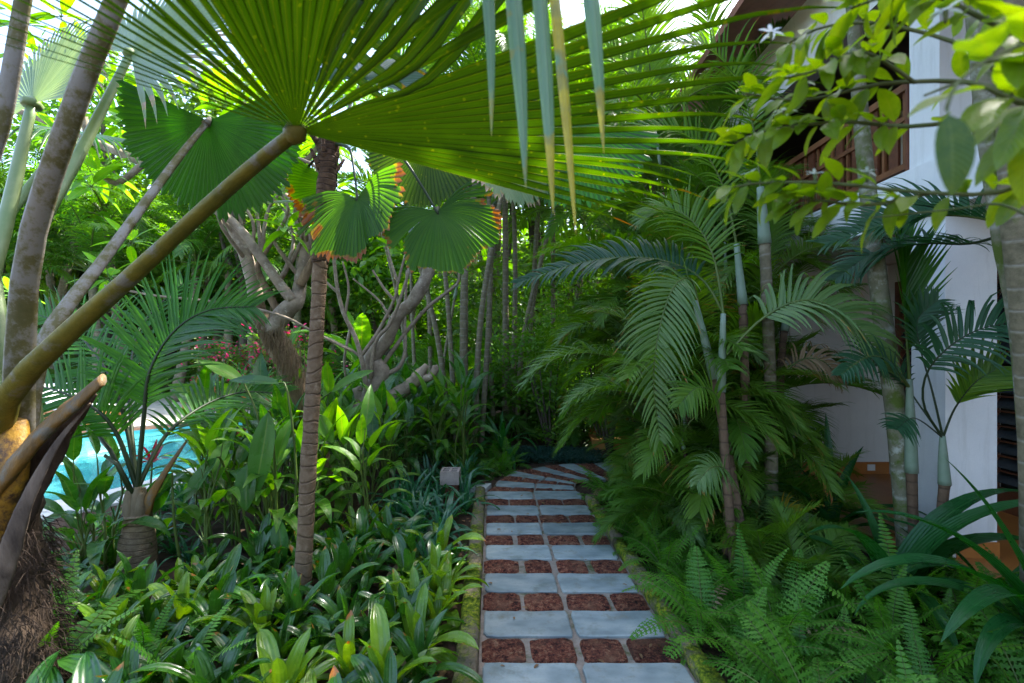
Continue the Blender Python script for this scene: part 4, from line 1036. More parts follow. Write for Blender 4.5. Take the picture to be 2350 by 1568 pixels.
def gfree(x, y, d):
    for (a, b) in gsp:
        if (a - x) ** 2 + (b - y) ** 2 < d * d: return False
    gsp.append((x, y)); return True
for k in range(1500):
    y = grr.uniform(3.3, 7.6); x = grr.uniform(-3.6, -.45)
    if CX + x / y * FPX < 455 and y < 7: continue
    if not in_bed(x, y) or y < 3.75 + .35 * math.sin(x * 3) + .25 * (x + 1.2): continue
    if x > -1.1 - .1 * (y - 4) and y < 5.9 and grr.random() < .9:
        if gfree(x, y, .21): lily(x, y, grr.uniform(.38, .56), "blue green strap-leaved plant left of the path, " + ("beside the kerb" if x > path_c(y) - HW - .45 else "inside the bed") + (" before the vent block" if y < 4.6 else (" level with the vent block" if y < 5.4 else " beyond the vent block")), "strap-leaved plants in the left bed")
        continue
    if not gfree(x, y, .27): continue
    if y > 6.2 and x > -1.3 and grr.random() < .5:
        lily(x, y, grr.uniform(.45, .6), "strap-leaved plant below the slender plumeria", "strap-leaved plants below the plumeria"); continue
    left = x < -1.5
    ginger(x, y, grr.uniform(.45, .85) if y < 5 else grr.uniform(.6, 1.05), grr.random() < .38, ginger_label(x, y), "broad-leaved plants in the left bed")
for k in range(400):
    x = grr.uniform(-3.7, -2.2); y = grr.uniform(3.5, 5.9); px = CX + x / y * FPX
    if px > 470 or px < 150 or x < (-3.45 if y < 4.4 else -3.7) or (x - cb.x) ** 2 + (y - cb.y) ** 2 < .04 or not gfree(x, y, .2): continue
    if k % 3: lily(x, y, grr.uniform(.22, .34), "low strap-leaved plant behind the young coconut palm's foot" if px < 330 else "low strap-leaved plant right of the young coconut palm", "strap-leaved plants by the coconut palm")
    else: brom(x, y, grr.uniform(.26, .36), False, "bromeliad beside the young coconut palm's ringed base", "bromeliads by the coconut palm")
# the big hanging heliconia leaf and its neighbours, left of the slim palm
he = thing("heliconia", Vector((-2.05, 3.75, -.03)), "tall heliconia with huge hanging dark leaves left of the slim palm", "plant")
def hleaf(stalk, length, wid, d, nrm_dir, light=False):
    """stalk: points in picture space; blade continues from its end along d"""
    pts = [P(*q) for q in stalk]
    put("stem", MB().tube(spline(pts, 10), [.013 * (1 - .05 * i) for i in range(10)], 6, cap=False).mesh("stem", M['rachis']), he)
    me = leaf_mesh("leaf", M['ginger_light'] if light else M['ginger'], length, wid, 'ellip', 0, -14, 12, .3, 2, seed=len(stalk) + int(length * 100), wave=.06)
    put("leaf", me, he, frame(d, nrm_dir, pts[-1]))
hleaf([(640, 1330, 3.75), (632, 1100, 3.72), (622, 960, 3.62), (616, 945, 3.55)], .66, .17, (-.06, -.12, -1), (.15, -1, .1))
hleaf([(560, 1330, 3.9), (540, 1150, 3.85), (510, 1060, 3.7), (498, 1050, 3.65)], .42, .14, (-.55, -.2, -.8), (-.4, -.9, .3))
hleaf([(600, 1330, 3.8), (560, 1180, 3.75), (560, 1075, 3.6), (568, 1065, 3.55)], .34, .15, (.05, -.2, -1), (.1, -1, .2))
hleaf([(500, 1330, 3.8), (470, 1150, 3.8), (440, 1090, 3.7), (425, 1085, 3.65)], .58, .16, (-.75, -.15, -.62), (-.5, -.6, .6))
hleaf([(660, 1330, 3.9), (680, 1100, 3.9), (660, 900, 3.95), (640, 880, 3.95)], .42, .14, (-.95, -.1, .12), (.1, -.45, .9))
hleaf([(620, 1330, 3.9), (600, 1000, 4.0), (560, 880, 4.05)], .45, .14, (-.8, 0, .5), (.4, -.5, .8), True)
hleaf([(640, 1330, 3.7), (645, 1200, 3.6), (640, 1190, 3.5)], .33, .12, (.12, -.2, -1), (.1, -1, .2))
hleaf([(420, 1330, 3.6), (400, 1200, 3.6), (395, 1085, 3.6)], .5, .16, (-.55, .1, -.75), (.3, -1, .2))
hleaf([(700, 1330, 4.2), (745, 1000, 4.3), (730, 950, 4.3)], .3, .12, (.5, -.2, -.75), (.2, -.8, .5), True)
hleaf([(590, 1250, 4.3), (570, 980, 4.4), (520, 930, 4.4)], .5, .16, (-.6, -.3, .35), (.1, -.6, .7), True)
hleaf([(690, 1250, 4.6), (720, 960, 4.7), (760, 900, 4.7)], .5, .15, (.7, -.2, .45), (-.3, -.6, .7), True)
# small plant in front of the pool
for (px, py, lab) in ((240, 1300, "dark leafy plant standing alone before the turquoise pool"), (160, 1330, "low broad-leaved plant at the pool deck corner by the fan palm")):
    g = G(px, py); ginger(g.x, g.y, .62 if px > 200 else .35, False, lab, "broad-leaved plants in the left bed", 5)
rl_ = [leaf_mesh("leaf", M['red_leaf'], 1.0, .16, 'lance', p0, p1, 8, .2, 1, seed=70 + i) for i, (p0, p1) in enumerate(((75, 40), (50, 0), (30, -40)))]
for (x, y, z, s, lab) in ((-3.75, 5.0, .42, .3, "red-leaved cordyline behind the young coconut palm"), (-3.3, 5.6, .6, .4, "dark red cordyline farther along the pool edge")):
    o = thing("cordyline", Vector((x, y, -.03)), lab, "plant"); put("stem", MB().tube([Vector((x, y, -.03)), Vector((x + .03, y, z))], [.012, .009], 6).mesh("stem", M['twig']), o)
    rosette(o, Vector((x + .03, y, z)), rl_, 12, s, .2, r=grr)
# sword ferns poking through the bromeliads
def fern_template(name, mat, L, p0, p1, n, pl, w, seed, bip=False):
    pts = arc_pts(L, p0, p1, 16, 1.0); mb = MB()
    mb.tube(pts, [.0045 * (1 - .8 * i / 15) for i in range(16)], 4, m=1, cap=False)
    for b, d0, T, l, ww, g, sgn in frond_parts(pts, UP, n, lambda t: pl * (.45 + .55 * smooth(0, .3, t)) * (1 - .93 * t ** 2.2), (86, 66), 4, .35, w, jit=.08, start=.08, seed=seed):
        if not bip: leaflet_geo(mb, b, d0, T, l, ww, g, 3, .1, 0, 'long')
        else:
            sd = (T - d0 * T.dot(d0)).normalized(); kk = max(2, int(l / .0125))
            leaflet_geo(mb, b, d0, T, l, ww * .75, g, 3, .1, 0, 'long')
            for j in range(kk):
                q = b + d0 * (l * (j + .6) / kk) + Vector((0, 0, -g * .5 * l * ((j + .6) / kk) ** 2)); ls = .0135 * (1 - .5 * j / kk)
                for s2 in (-1, 1):
                    dd = (d0 * .8 + sd * s2 + Vector((0, 0, .12 - .08 * (j % 3)))).normalized()
                    leaflet_geo(mb, q, dd, d0, ls, ls * .62, .3, 2, .1, 0, 'long')
    return mb.mesh(name, [mat, M['rachis']])
FT = [fern_template("frond", M['fern_light'] if i % 2 else M['fern'], .60, p0, p1, 24, .075, .0215, 80 + i) for i, (p0, p1) in enumerate(((82, 40), (74, 10), (66, -25), (55, -45), (40, -55), (25, -50)))]
FF = [fern_template("frond", M['fern_far'], .38, p0, p1, 19, .075, .014, 90 + i, True) for i, (p0, p1) in enumerate(((78, 30), (66, -5), (54, -30), (40, -50), (25, -55)))]
frr = random.Random(21)
FDd = [fern_template("dead_frond", M['dry_leaf'], .5, p0, p1, 18, .04, .012, 96 + i) for i, (p0, p1) in enumerate(((70, -60), (40, -70)))]
def fern(base, s, kind, label, group, n=None, name="fern"):
    o = thing(name, base, label, "fern", group); a = frr.uniform(0, 6.28)
    ts = FF if kind == 'feather' else FT
    if frr.random() < .4: put("dead_frond", frr.choice(FDd), o, Matrix.Translation(base) @ Matrix.Rotation(frr.uniform(0, 6.28), 4, 'Z') @ Matrix.Scale(s, 4))
    for i in range(n or frr.randint(10, 15)):
        a += 2.399 + frr.uniform(-.3, .3); t = i / 13
        me = ts[min(len(ts) - 1, max(0, int(t * len(ts) + frr.uniform(-.7, .7))))]
        put("frond", me, o, Matrix.Translation(base + Vector((-math.sin(a), math.cos(a), 0)) * .02) @ Matrix.Rotation(a, 4, 'Z') @ Matrix.Rotation(frr.uniform(-.2, .2), 4, 'Y') @ Matrix.Scale(s * frr.uniform(.8, 1.15), 4))
for (px, py, s, lab) in ((330, 1530, .7, "sword fern at the foot of the left palm, left bottom corner"), (90, 1590, 1.0, "sword fern at the lower left corner, in front of palm fibre"), (420, 1590, .75, "sword fern among bromeliads at the bottom left")):
    g = G(px, py); g.z = -.03; fern(g, s, 'sword', lab, "sword ferns in the left bed", 8, "sword_fern")

# ------------------------------------------------------------------ E: plumeria trees
PL = [leaf_mesh("leaf", M['plumeria'], 1.0, .30, 'ellip', p0, p1, 8, .15, 1, pet=.15, seed=100 + i) for i, (p0, p1) in enumerate(((55, 20), (25, -10), (0, -35), (-25, -60)))]
prr = random.Random(33)
def limb(o, pts, rad, mat, name="branch", rough=.12, n=10, res=18, seed=0):
    return trunk(o, name, [P(*q) for q in pts], rad, mat, n, res, rough, seed)
def tuft(o, loc, n, s):
    a = prr.uniform(0, 6.28)
    for i in range(n):
        a += 2.399 + prr.uniform(-.3, .3)
        put("leaf", PL[min(3, int(i / n * 4))], o, Matrix.Translation(loc) @ Matrix.Rotation(a, 4, 'Z') @ Matrix.Rotation(prr.uniform(-.2, .2), 4, 'Y') @ Matrix.Scale(s * prr.uniform(.8, 1.15), 4))
d1 = 5.0
p1b = P(745, 1155, d1); p1b.z = -.03
p1 = thing("plumeria_tree", p1b, "gnarled thick plumeria tree with hairy leaning trunk behind the slim palm", "tree")
limb(p1, [(748, 1162, d1), (735, 1080, d1), (712, 960, d1), (685, 890, d1), (655, 820, d1), (620, 765, d1), (592, 722, d1), (585, 690, d1)], [.15, .12, .10, .11, .12, .11, .09, .075], M['plum_root'], "trunk", .22, 16, 34, 1)
limb(p1, [(588, 712, d1), (584, 660, d1), (570, 605, d1), (548, 550, d1), (515, 495, d1), (430, 430, d1 + .1), (330, 375, d1 + .1), (200, 320, d1 + .2), (80, 268, d1 + .3), (-60, 220, d1 + .3)], [.08, .072, .068, .062, .055, .048, .044, .04, .036, .032], M['plum_bark'], rough=.12, n=12, res=34, seed=2)
limb(p1, [(622, 762, d1 - .1), (655, 715, d1 - .12), (682, 690, d1 - .1), (690, 640, d1), (703, 560, d1), (690, 480, d1), (650, 400, d1), (622, 320, d1)], [.10, .09, .075, .062, .054, .046, .042, .038], M['plum_bark'], rough=.16, n=12, res=28, seed=3)
limb(p1, [(672, 690, d1 - .15), (640, 650, d1 - .15), (600, 592, d1 - .2), (545, 520, d1 - .2), (490, 480, d1 - .2), (420, 450, d1 - .2)], [.055, .05, .048, .042, .038, .03], M['plum_bark'], seed=4)
limb(p1, [(688, 655, d1 - .1), (712, 610, d1 - .1), (738, 560, d1 - .15)], [.05, .04, .028], M['plum_root'], seed=5)
limb(p1, [(640, 720, d1 - .1), (610, 660, d1 - .15), (592, 620, d1 - .2), (596, 590, d1 - .2)], [.04, .035, .03, .012], M['plum_root'], seed=6)
limb(p1, [(240, 655, d1 - .4), (350, 678, d1 - .4), (470, 690, d1 - .4), (560, 703, d1 - .4), (652, 727, d1 - .4), (720, 762, d1 - .35), (806, 806, d1 - .3)], [.010, .011, .012, .012, .013, .013, .013], M['plum_bark'], "dead_branch", .05, 7, 24, 7)
for k, pts in enumerate(([(622, 330, d1), (600, 270, d1), (560, 240, d1)], [(650, 400, d1), (700, 370, d1), (735, 330, d1)], [(690, 480, d1), (640, 440, d1 + .2), (560, 430, d1 + .3)], [(703, 560, d1), (740, 500, d1 + .2), (770, 440, d1 + .3)], [(430, 430, d1 + .1), (400, 360, d1 + .1), (330, 290, d1)], [(200, 320, d1 + .2), (190, 250, d1 + .2), (150, 150, d1 + .1)], [(330, 375, d1 + .1), (270, 420, d1), (230, 400, d1 - .1)])):
    limb(p1, pts, [.035, .03, .022], M['plum_bark'], n=8, res=8, seed=10 + k)
    tuft(p1, P(*pts[-1]), 12, .34)
for k in range(22):
    q0 = prr.choice(((690, 640), (703, 560), (690, 480), (650, 400), (570, 605), (548, 550), (515, 495), (600, 592), (640, 650), (738, 560)))
    q1 = (q0[0] + prr.uniform(-70, 70), q0[1] - prr.uniform(60, 130), d1 + prr.uniform(-.4, .3)); q2 = (q1[0] + prr.uniform(-60, 60), q1[1] - prr.uniform(20, 90), q1[2])
    limb(p1, [(q0[0], q0[1], d1), q1, q2], [.024, .018, .014], M['plum_bark'], n=7, res=8, seed=50 + k)
    if k % 2: tuft(p1, P(*q2), 6, .2)
for q in ((300, 560, 4.6), (210, 430, 4.8), (60, 60, 4.9), (140, 40, 5.0), (100, 180, 5.1), (330, 200, 5.0), (420, 60, 5.2), (660, 530, 4.7), (30, 680, 4.8), (250, 640, 4.6), (200, 120, 5.0), (350, 240, 5.1), (450, 200, 5.2), (280, 290, 4.9), (520, 250, 5.2), (240, 200, 5.3), (120, 300, 5.0), (560, 330, 5.1)): tuft(p1, P(*q), 9, .30)
hr = MB()
for i in range(260):
    t = prr.random(); q = P(600 + 95 * t + prr.uniform(-30, 35), 715 + 150 * t + prr.uniform(-25, 25), d1 - .16 + prr.uniform(-.04, .02))
    L_ = prr.uniform(.06, .3); hr.tube([q, q + Vector((prr.uniform(-.02, .02), -.01, -L_ * .5)), q + Vector((prr.uniform(-.03, .03), prr.uniform(-.02, .02), -L_))], [.004, .003, .001], 3, cap=False)
tag(put("root_hair", hr.mesh("root_hair", M['root_fibre']), p1), kind="stuff")
d2 = 6.2
p2b = P(775, 1086, d2); p2b.z = -.03
p2 = thing("plumeria_tree", p2b, "knobbly plumeria tree with many slender bare upright branches", "tree")
B2 = M['plum_bark']
limb(p2, [(772, 1092, d2), (776, 990, d2), (815, 952, d2), (848, 931, d2), (863, 880, d2), (871, 855, d2), (852, 824, d2), (886, 782, d2), (913, 725, d2), (947, 692, d2), (978, 638, d2), (1000, 560, d2), (1030, 470, d2)], [.13, .11, .12, .14, .12, .13, .12, .085, .08, .082, .08, .07, .06], B2, "trunk", .20, 14, 60, 21)
limb(p2, [(850, 930, d2), (905, 908, d2), (947, 878, d2), (962, 862, d2), (980, 838, d2)], [.11, .10, .085, .08, .035], B2, rough=.25, n=12, res=24, seed=22)
limb(p2, [(960, 868, d2), (985, 866, d2), (998, 850, d2), (998, 838, d2)], [.06, .05, .05, .035], B2, rough=.25, res=12, seed=23)
limb(p2, [(845, 930, d2), (829, 912, d2), (818, 889, d2)], [.08, .075, .06], B2, rough=.25, res=10, seed=24)
for k, (pts, r) in enumerate(((((845, 925, d2 - .1), (838, 870, d2 - .15), (829, 820, d2 - .2), (814, 771, d2 - .2), (791, 725, d2 - .2), (776, 672, d2 - .2), (768, 611, d2 - .2), (764, 560, d2 - .2)), .036),
                              (((829, 820, d2 - .2), (800, 800, d2 - .2), (742, 772, d2 - .2)), .022), (((830, 815, d2 - .2), (867, 763, d2 - .2), (905, 687, d2 - .2), (914, 645, d2 - .2), (930, 585, d2 - .2)), .026),
                              (((850, 870, d2 - .15), (862, 785, d2 - .2), (898, 738, d2 - .2), (932, 645, d2 - .2), (940, 600, d2 - .2)), .028), (((890, 858, d2), (918, 840, d2), (930, 800, d2), (929, 725, d2), (934, 620, d2)), .030),
                              (((880, 835, d2), (905, 800, d2), (940, 752, d2), (985, 702, d2), (1030, 668, d2), (1052, 647, d2), (1053, 625, d2)), .030), (((905, 690, d2 - .2), (880, 660, d2 - .2), (855, 620, d2 - .2)), .022),
                              (((913, 648, d2 - .2), (900, 610, d2 - .2), (890, 570, d2 - .2)), .02), (((791, 725, d2 - .2), (800, 660, d2 - .2), (786, 600, d2 - .2)), .02), (((805, 750, d2 - .2), (790, 830, d2 - .1), (800, 900, d2)), .02),
                              (((776, 672, d2 - .2), (740, 640, d2 - .2), (700, 600, d2 - .2)), .02), (((898, 738, d2 - .2), (870, 690, d2 - .2), (810, 640, d2 - .2)), .018))):
    limb(p2, pts, [r * (1 - .45 * i / (len(pts) - 1)) for i in range(len(pts))], B2, rough=.06, n=8, res=18, seed=30 + k)
for q in ((764, 555, d2 - .2), (930, 580, d2), (1054, 615, d2), (890, 565, d2), (1030, 465, d2)): tuft(p2, P(*q), 6, .22)

# ------------------------------------------------------------------ areca and other feather palms
AT = []
for i, (p0, p1_, sw) in enumerate(((84, 40, .05), (76, 10, -.1), (66, -18, .12), (54, -40, -.12), (40, -55, .1), (24, -65, 0))):
    AT.append(frond_template("frond", M['areca'], M['rachis'], 1.0, p0, p1_, 42, .34, (62, 32), 26, .45, .018, .22, 200 + i, 4, .009, sw))
AF = []
for i, (p0, p1_, sw) in enumerate(((84, 45, .05), (74, 5, -.1), (62, -25, .12), (48, -45, -.1), (30, -62, .1))):
    AF.append(frond_template("frond", M['areca_far'], M['rachis'], 1.0, p0, p1_, 26, .34, (62, 32), 24, .5, .030, .2, 220 + i, 3, .010, sw))
AD = []
for i, (p0, p1_, sw) in enumerate(((80, 20, .05), (66, -10, -.1), (50, -40, .1), (34, -55, 0))):
    AD.append(frond_template("frond", M['areca_dark'], M['rachis_dark'], 1.0, p0, p1_, 26, .36, (66, 36), 20, .45, .040, .25, 240 + i, 4, .010, sw))
arr = random.Random(51)
def crown(o, top, n, L, ts, lean=Vector((0, 0, 0)), tmin=0.0):
    a = arr.uniform(0, 6.28)
    for i in range(n):
        a += 2.399 + arr.uniform(-.3, .3); t = tmin + (1 - tmin) * i / max(1, n - 1)
        me = ts[min(len(ts) - 1, max(0, int(t * len(ts) + arr.uniform(-.6, .6))))]
        put("frond", me, o, Matrix.Translation(top) @ Matrix.Rotation(a, 4, 'Z') @ Matrix.Rotation(arr.uniform(-.12, .12), 4, 'Y') @ Matrix.Scale(L * arr.uniform(.82, 1.12), 4))
def areca(base, stems, label, group, ts=None, tm='areca_trunk', L=1.5, nf=7, name="areca_palm", shaft=True):
    """multi-stemmed feather palm; stems: (dx, dy, height, leanx, leany, radius)"""
    o = thing(name, base, label, "palm", group)
    for (dx, dy, h, lx, ly, r) in stems:
        b = base + Vector((dx, dy, 0)); t = b + Vector((lx, ly, h))
        mid = b.lerp(t, .5) + Vector((-lx * .12, -ly * .12, 0))
        r *= arr.uniform(.55, .95); t = t + Vector((arr.uniform(-.3, .3), arr.uniform(-.3, .3), 0)) * (h / 4)
        trunk(o, "stem", [b, mid, t], [r * 1.2, r, r * .85], M[tm], 8, 14, .03, int(h * 10))
        tt = t
        if shaft:
            tt = t + (t - mid).normalized() * .45 * min(1, h / 3)
            put("crownshaft", MB().tube([t, t.lerp(tt, .2), tt], [r * 1.15, r * 1.05, r * .55], 8).mesh("crownshaft", M['crownshaft']), o)
        crown(o, tt, nf, L * arr.uniform(.85, 1.15), ts or AT)
    return o
def bush(base, n, L, label, group, ts=None, name="young_palm", tmin=0):
    o = thing(name, base, label, "palm", group); crown(o, base, n, L, ts or AT, tmin=tmin); return o

# centre: tall clumps behind the bend of the path
def cl(px, d): q = P(px, 800, d); return Vector((q.x, q.y, -.03))
areca(cl(1062, 7.4), [(-.10, 0, 4.6, -.35, .1, .055), (.05, .1, 5.6, -.1, .2, .06), (.18, 0, 4.2, .25, .1, .05), (.0, .3, 6.2, .0, .4, .055), (-.22, .2, 3.4, -.5, .2, .05), (.26, .25, 5.0, .35, .3, .05)], "tall areca palm clump with bare ringed stems left of the path's bend", "tall areca clumps", L=1.7)
areca(cl(1160, 8.6), [(-.2, 0, 4.2, -.2, 0, .055), (.0, .1, 5.4, .0, .2, .06), (.2, 0, 3.6, .3, 0, .05), (.1, .3, 6.4, .2, .2, .06), (.35, .2, 4.8, .4, .1, .05)], "tall areca palm clump straight ahead behind the dracaena", "tall areca clumps", L=1.8)
areca(cl(985, 9.4), [(-.2, 0, 3.6, -.3, 0, .05), (.0, .1, 5.0, -.1, .2, .06), (.2, 0, 2.6, .2, 0, .05), (-.4, .2, 4.3, -.5, .2, .05)], "areca palm clump behind the knobbly plumeria", "tall areca clumps", L=1.8)
areca(cl(1255, 9.5), [(-.2, 0, 4.6, -.2, 0, .055), (.1, .1, 6.0, .1, .2, .06), (.3, 0, 3.4, .3, 0, .05), (.5, .2, 5.2, .5, .1, .05)], "areca palm clump farther back, right of the path's bend", "tall areca clumps", L=1.9, ts=AF)
areca(cl(1400, 9.6), [(-.3, .4, 5.0, -.2, 0, .055), (.1, .1, 6.4, .1, .2, .06), (.4, .2, 4.0, .3, 0, .05)], "areca palm clump beyond the orange garden wall", "tall areca clumps", L=1.9, ts=AF)
areca(cl(1530, 7.2), [(.05, 0, 5.2, -.45, .1, .075), (.45, .1, 4.4, .2, .1, .055), (-.1, .3, 6.4, .2, .2, .06)], "leaning areca palms beside the white wall's far end", "tall areca clumps", L=1.8)
for k, (px, d, n, L, lab) in enumerate(((960, 7.6, 14, 1.0, "low feathery palm under the knobbly plumeria's long limb"), (1010, 8.4, 14, 1.4, "young palm behind the bare areca stems"), (1230, 8.9, 12, 1.3, "young palm in the dark gap straight ahead"),
                                        (1330, 8.9, 12, 1.4, "young palm before the orange garden wall"), (905, 8.8, 12, 1.3, "young palm near the pool's far corner"), (1120, 9.8, 14, 1.8, "young palm deep behind the dracaena"), (1000, 10.2, 15, 2.2, "big young palm behind the leftmost bare stems"), (1070, 9.0, 14, 1.7, "young palm between the bare areca stems"), (1180, 10.6, 15, 2.3, "big young palm filling the gap straight ahead"), (1290, 10.4, 14, 2.2, "big young palm behind the thin-stemmed shrubs"), (1390, 11, 14, 2.4, "big young palm past the garden wall"), (1030, 7.9, 12, 1.1, "young palm at the foot of the bare stems"))):
    bush(cl(px, d), n, L, lab, "young palms", AF if d > 8.5 else AT)
# dracaena rosette
DR = [leaf_mesh("leaf", M['crinum'], 1.0, .13, 'long', p0, p1, 12, .3, 1, seed=130 + i, power=1.5) for i, (p0, p1) in enumerate(((88, 80), (78, 30), (66, -20), (54, -55), (38, -70)))]
db = G(1150, 1052); db.z = -.03
dr = thing("dracaena", db, "dracaena with long drooping bright green leaves at the path's bend", "plant"); rosette(dr, db + Vector((0, 0, .12)), DR, 15, .78, .1, r=arr)
put("stem", MB().tube([db, db + Vector((0, 0, .16))], [.04, .03], 8).mesh("stem", M['twig']), dr)
# ferns left of the bend
for k, (px, py) in enumerate(((1040, 1060), (1075, 1075), (1110, 1088), (1150, 1080), (1130, 1058), (1090, 1050), (1165, 1068), (1010, 1050), (1060, 1095))):
    g = G(px, py); g.z = -.03
    fern(g, frr.uniform(.85, 1.2), 'feather', "feathery bright fern left of the path's bend", "ferns at the path's bend")
# dark low ground cover beyond the bend
dk = MB()
for i in range(520):
    x = frr.uniform(-.1, 1.3); y = frr.uniform(6.75, 7.55) + .08 * math.sin(x * 4)
    b = Vector((x, y, -.03)); a0 = frr.uniform(0, 6.28)
    for j in range(7):
        a = a0 + j * .9; d = Vector((math.cos(a), math.sin(a), frr.uniform(.5, 1.3))).normalized()
        leaflet_geo(dk, b + Vector((0, 0, frr.uniform(0, .08))), d, Vector((-math.sin(a), math.cos(a), .1)), frr.uniform(.08, .15), .022, .8, 3, .2, 0, 'lance')
tag(put("ground_cover", dk.mesh("ground_cover", M['dark_cover'])), "low dark blue green ground cover beyond the path's bend", "ground cover", kind="stuff")

# small-leaved shrubs and bamboo between the stems
def shrub_crown(seed, n, ell, lw, ll, mat, clumps=26):
    r = random.Random(seed); mb = MB(); cs = []
    for i in range(clumps):
        v = Vector((r.gauss(0, 1), r.gauss(0, 1), r.gauss(0, 1))).normalized() * r.uniform(.45, 1) ** .6
        cs.append((Vector((v.x * ell[0], v.y * ell[1], v.z * ell[2])), r.uniform(.16, .30)))
    for i in range(n):
        c, s = cs[r.randrange(clumps)]
        p = c + Vector((r.gauss(0, s) * ell[0], r.gauss(0, s) * ell[1], r.gauss(0, s) * ell[2] * .8))
        d = Vector((r.gauss(0, 1), r.gauss(0, 1), r.gauss(-.25, .6))).normalized(); T = Vector((r.gauss(0, 1), r.gauss(0, 1), r.gauss(0, .5)))
        T = (T - d * T.dot(d)).normalized(); l = ll * r.uniform(.6, 1.25); w = lw * r.uniform(.7, 1.2)
        b = len(mb.v); e = p + d * l; m = p + d * l * .45 + Vector((0, 0, .06 * l)); n_ = T * w * .5
        mb.v += [tuple(p), tuple(m + n_), tuple(e), tuple(m - n_)]
        mb.face([b, b + 1, b + 2, b + 3], [(.5, 0), (1, .5), (.5, 1), (0, .5)])
    return mb.mesh("crown", mat)
def stems_for(o, base, top, n, spread, r, mat, rr_):
    for i in range(n):
        a = rr_.uniform(0, 6.28); t = top + Vector((math.cos(a) * spread, math.sin(a) * spread, rr_.uniform(-.2, .3) * spread))
        b = base + Vector((math.cos(a) * .1 * spread, math.sin(a) * .1 * spread, 0))
        trunk(o, "stem", [b, b.lerp(t, .5) + Vector((rr_.uniform(-.1, .1), rr_.uniform(-.1, .1), 0)) * spread, t], [r, r * .8, r * .4], mat, 6, 8, .05, i)
SC = [shrub_crown(301, 1500, (.7, .6, .8), .05, .13, M['tree_b']), shrub_crown(302, 1500, (.8, .6, .7), .035, .15, M['tree_b']), shrub_crown(303, 1300, (.6, .6, .9), .06, .12, M['tree'])]
for k, (px, d, z, s, lab) in enumerate(((1265, 7.9, 1.35, 1.0, "dark bamboo-like shrub at the end of the path"), (1340, 8.4, 1.5, 1.1, "small-leaved shrub in front of the orange garden wall"), (1400, 7.7, 1.9, 1.0, "tall thin-stemmed shrub right of the path's end"), (1200, 9.0, 1.2, 1.2, "dense dark shrub behind the areca stems"),
                                      (1330, 10.2, 2.9, 1.5, "leafy small tree behind the garden wall"), (1090, 10.5, 2.2, 1.4, "bushy shrub deep behind the bare palm stems"), (1290, 8.0, .55, .7, "low shrub at the foot of thin stems ahead"), (1385, 8.0, .5, .6, "low shrub hugging the orange ledge"))):
    b = cl(px, d); o = thing("leafy_shrub", b, lab, "shrub", "shrubs at the end of the path"); top = b + Vector((0, 0, z))
    stems_for(o, b, top, 6, .4 * s, .022, M['tree_bark'], arr)
    put("crown", SC[k % 3], o, Matrix.Translation(top) @ Matrix.Rotation(k * 1.3, 4, 'Z') @ Matrix.Scale(s, 4))

# ------------------------------------------------------------------ G: palms on the right of the path
rp = G(1690, 1335); rp.z = -.03
r1 = thing("areca_palm", rp, "areca palm clump right of the path with big grey green arching fronds", "palm")
PA, RC, AM = M['areca_pale'], M['rachis'], M['areca']
def rstem(o, pts, r, mat='areca_cane', shaft=None):
    limb(o, pts, [r * 1.15, r, r * .9], M[mat], "stem", .04, 9, 16, 1)
    if shaft: limb(o, [pts[-1], shaft], [r * 1.1, r * .6], M['crownshaft'], "crownshaft", .0, 9, 6, 1)
rstem(r1, [(1690, 1335, 3.35), (1672, 1150, 3.4), (1655, 900, 3.45)], .030, shaft=(1660, 720, 3.45))
rstem(r1, [(1715, 1330, 3.4), (1690, 1150, 3.5), (1640, 870, 3.6)], .034, shaft=(1595, 690, 3.65))
rstem(r1, [(1660, 1320, 3.5), (1668, 1200, 3.55), (1655, 960, 3.6)], .026, shaft=(1660, 800, 3.6))
rstem(r1, [(1710, 1300, 3.7), (1712, 1000, 3.8), (1705, 700, 3.9)], .036, shaft=(1690, 560, 4.0))
rstem(r1, [(1770, 1248, 4.0), (1768, 900, 4.0), (1755, 560, 4.0)], .048, 'areca_trunk', (1745, 430, 4.0))
rstem(r1, [(1800, 1220, 4.3), (1790, 900, 4.3), (1800, 760, 4.3)], .034, shaft=(1815, 690, 4.3))
def hf(o, pts, n, ll, seed, mat=PA, lift=20, g=.9, w=.025, ang=(70, 40), rr=.011, rm=None, label=None, start=.22, up=Vector((0, -.75, .66))): hero_frond(o, [P(*q) for q in pts], n, ll, ang, lift, g, w, mat, rm or RC, start, seed, rr, label=label, up=up)
hf(r1, [(1668, 815, 3.45), (1745, 735, 3.4), (1833, 690, 3.35), (1915, 706, 3.3), (1985, 768, 3.28), (2035, 850, 3.28)], 34, .46, 401, label="large pale arching frond", w=.033)
hf(r1, [(1600, 690, 3.65), (1585, 640, 3.6), (1545, 660, 3.5), (1512, 760, 3.42), (1500, 880, 3.4), (1515, 1010, 3.4)], 38, .42, 402, g=.7, label="drooping frond hanging over the path edge")
hf(r1, [(1660, 720, 3.5), (1610, 640, 3.6), (1520, 598, 3.75), (1410, 592, 3.9), (1300, 612, 4.0), (1190, 650, 4.1)], 40, .36, 403, M['areca_dark'], g=.6, w=.032)
hf(r1, [(1660, 720, 3.45), (1640, 600, 3.5), (1600, 520, 3.6), (1540, 480, 3.7), (1480, 500, 3.8)], 30, .45, 405, AM, g=.5)
hf(r1, [(1690, 560, 4.0), (1660, 430, 4.0), (1600, 330, 4.0), (1510, 290, 4.0), (1430, 320, 4.0)], 34, .5, 406, AM, g=.5)
hf(r1, [(1745, 430, 4.0), (1730, 300, 4.0), (1690, 180, 4.0), (1620, 110, 4.0), (1540, 100, 4.0)], 34, .5, 408, AM, g=.5)
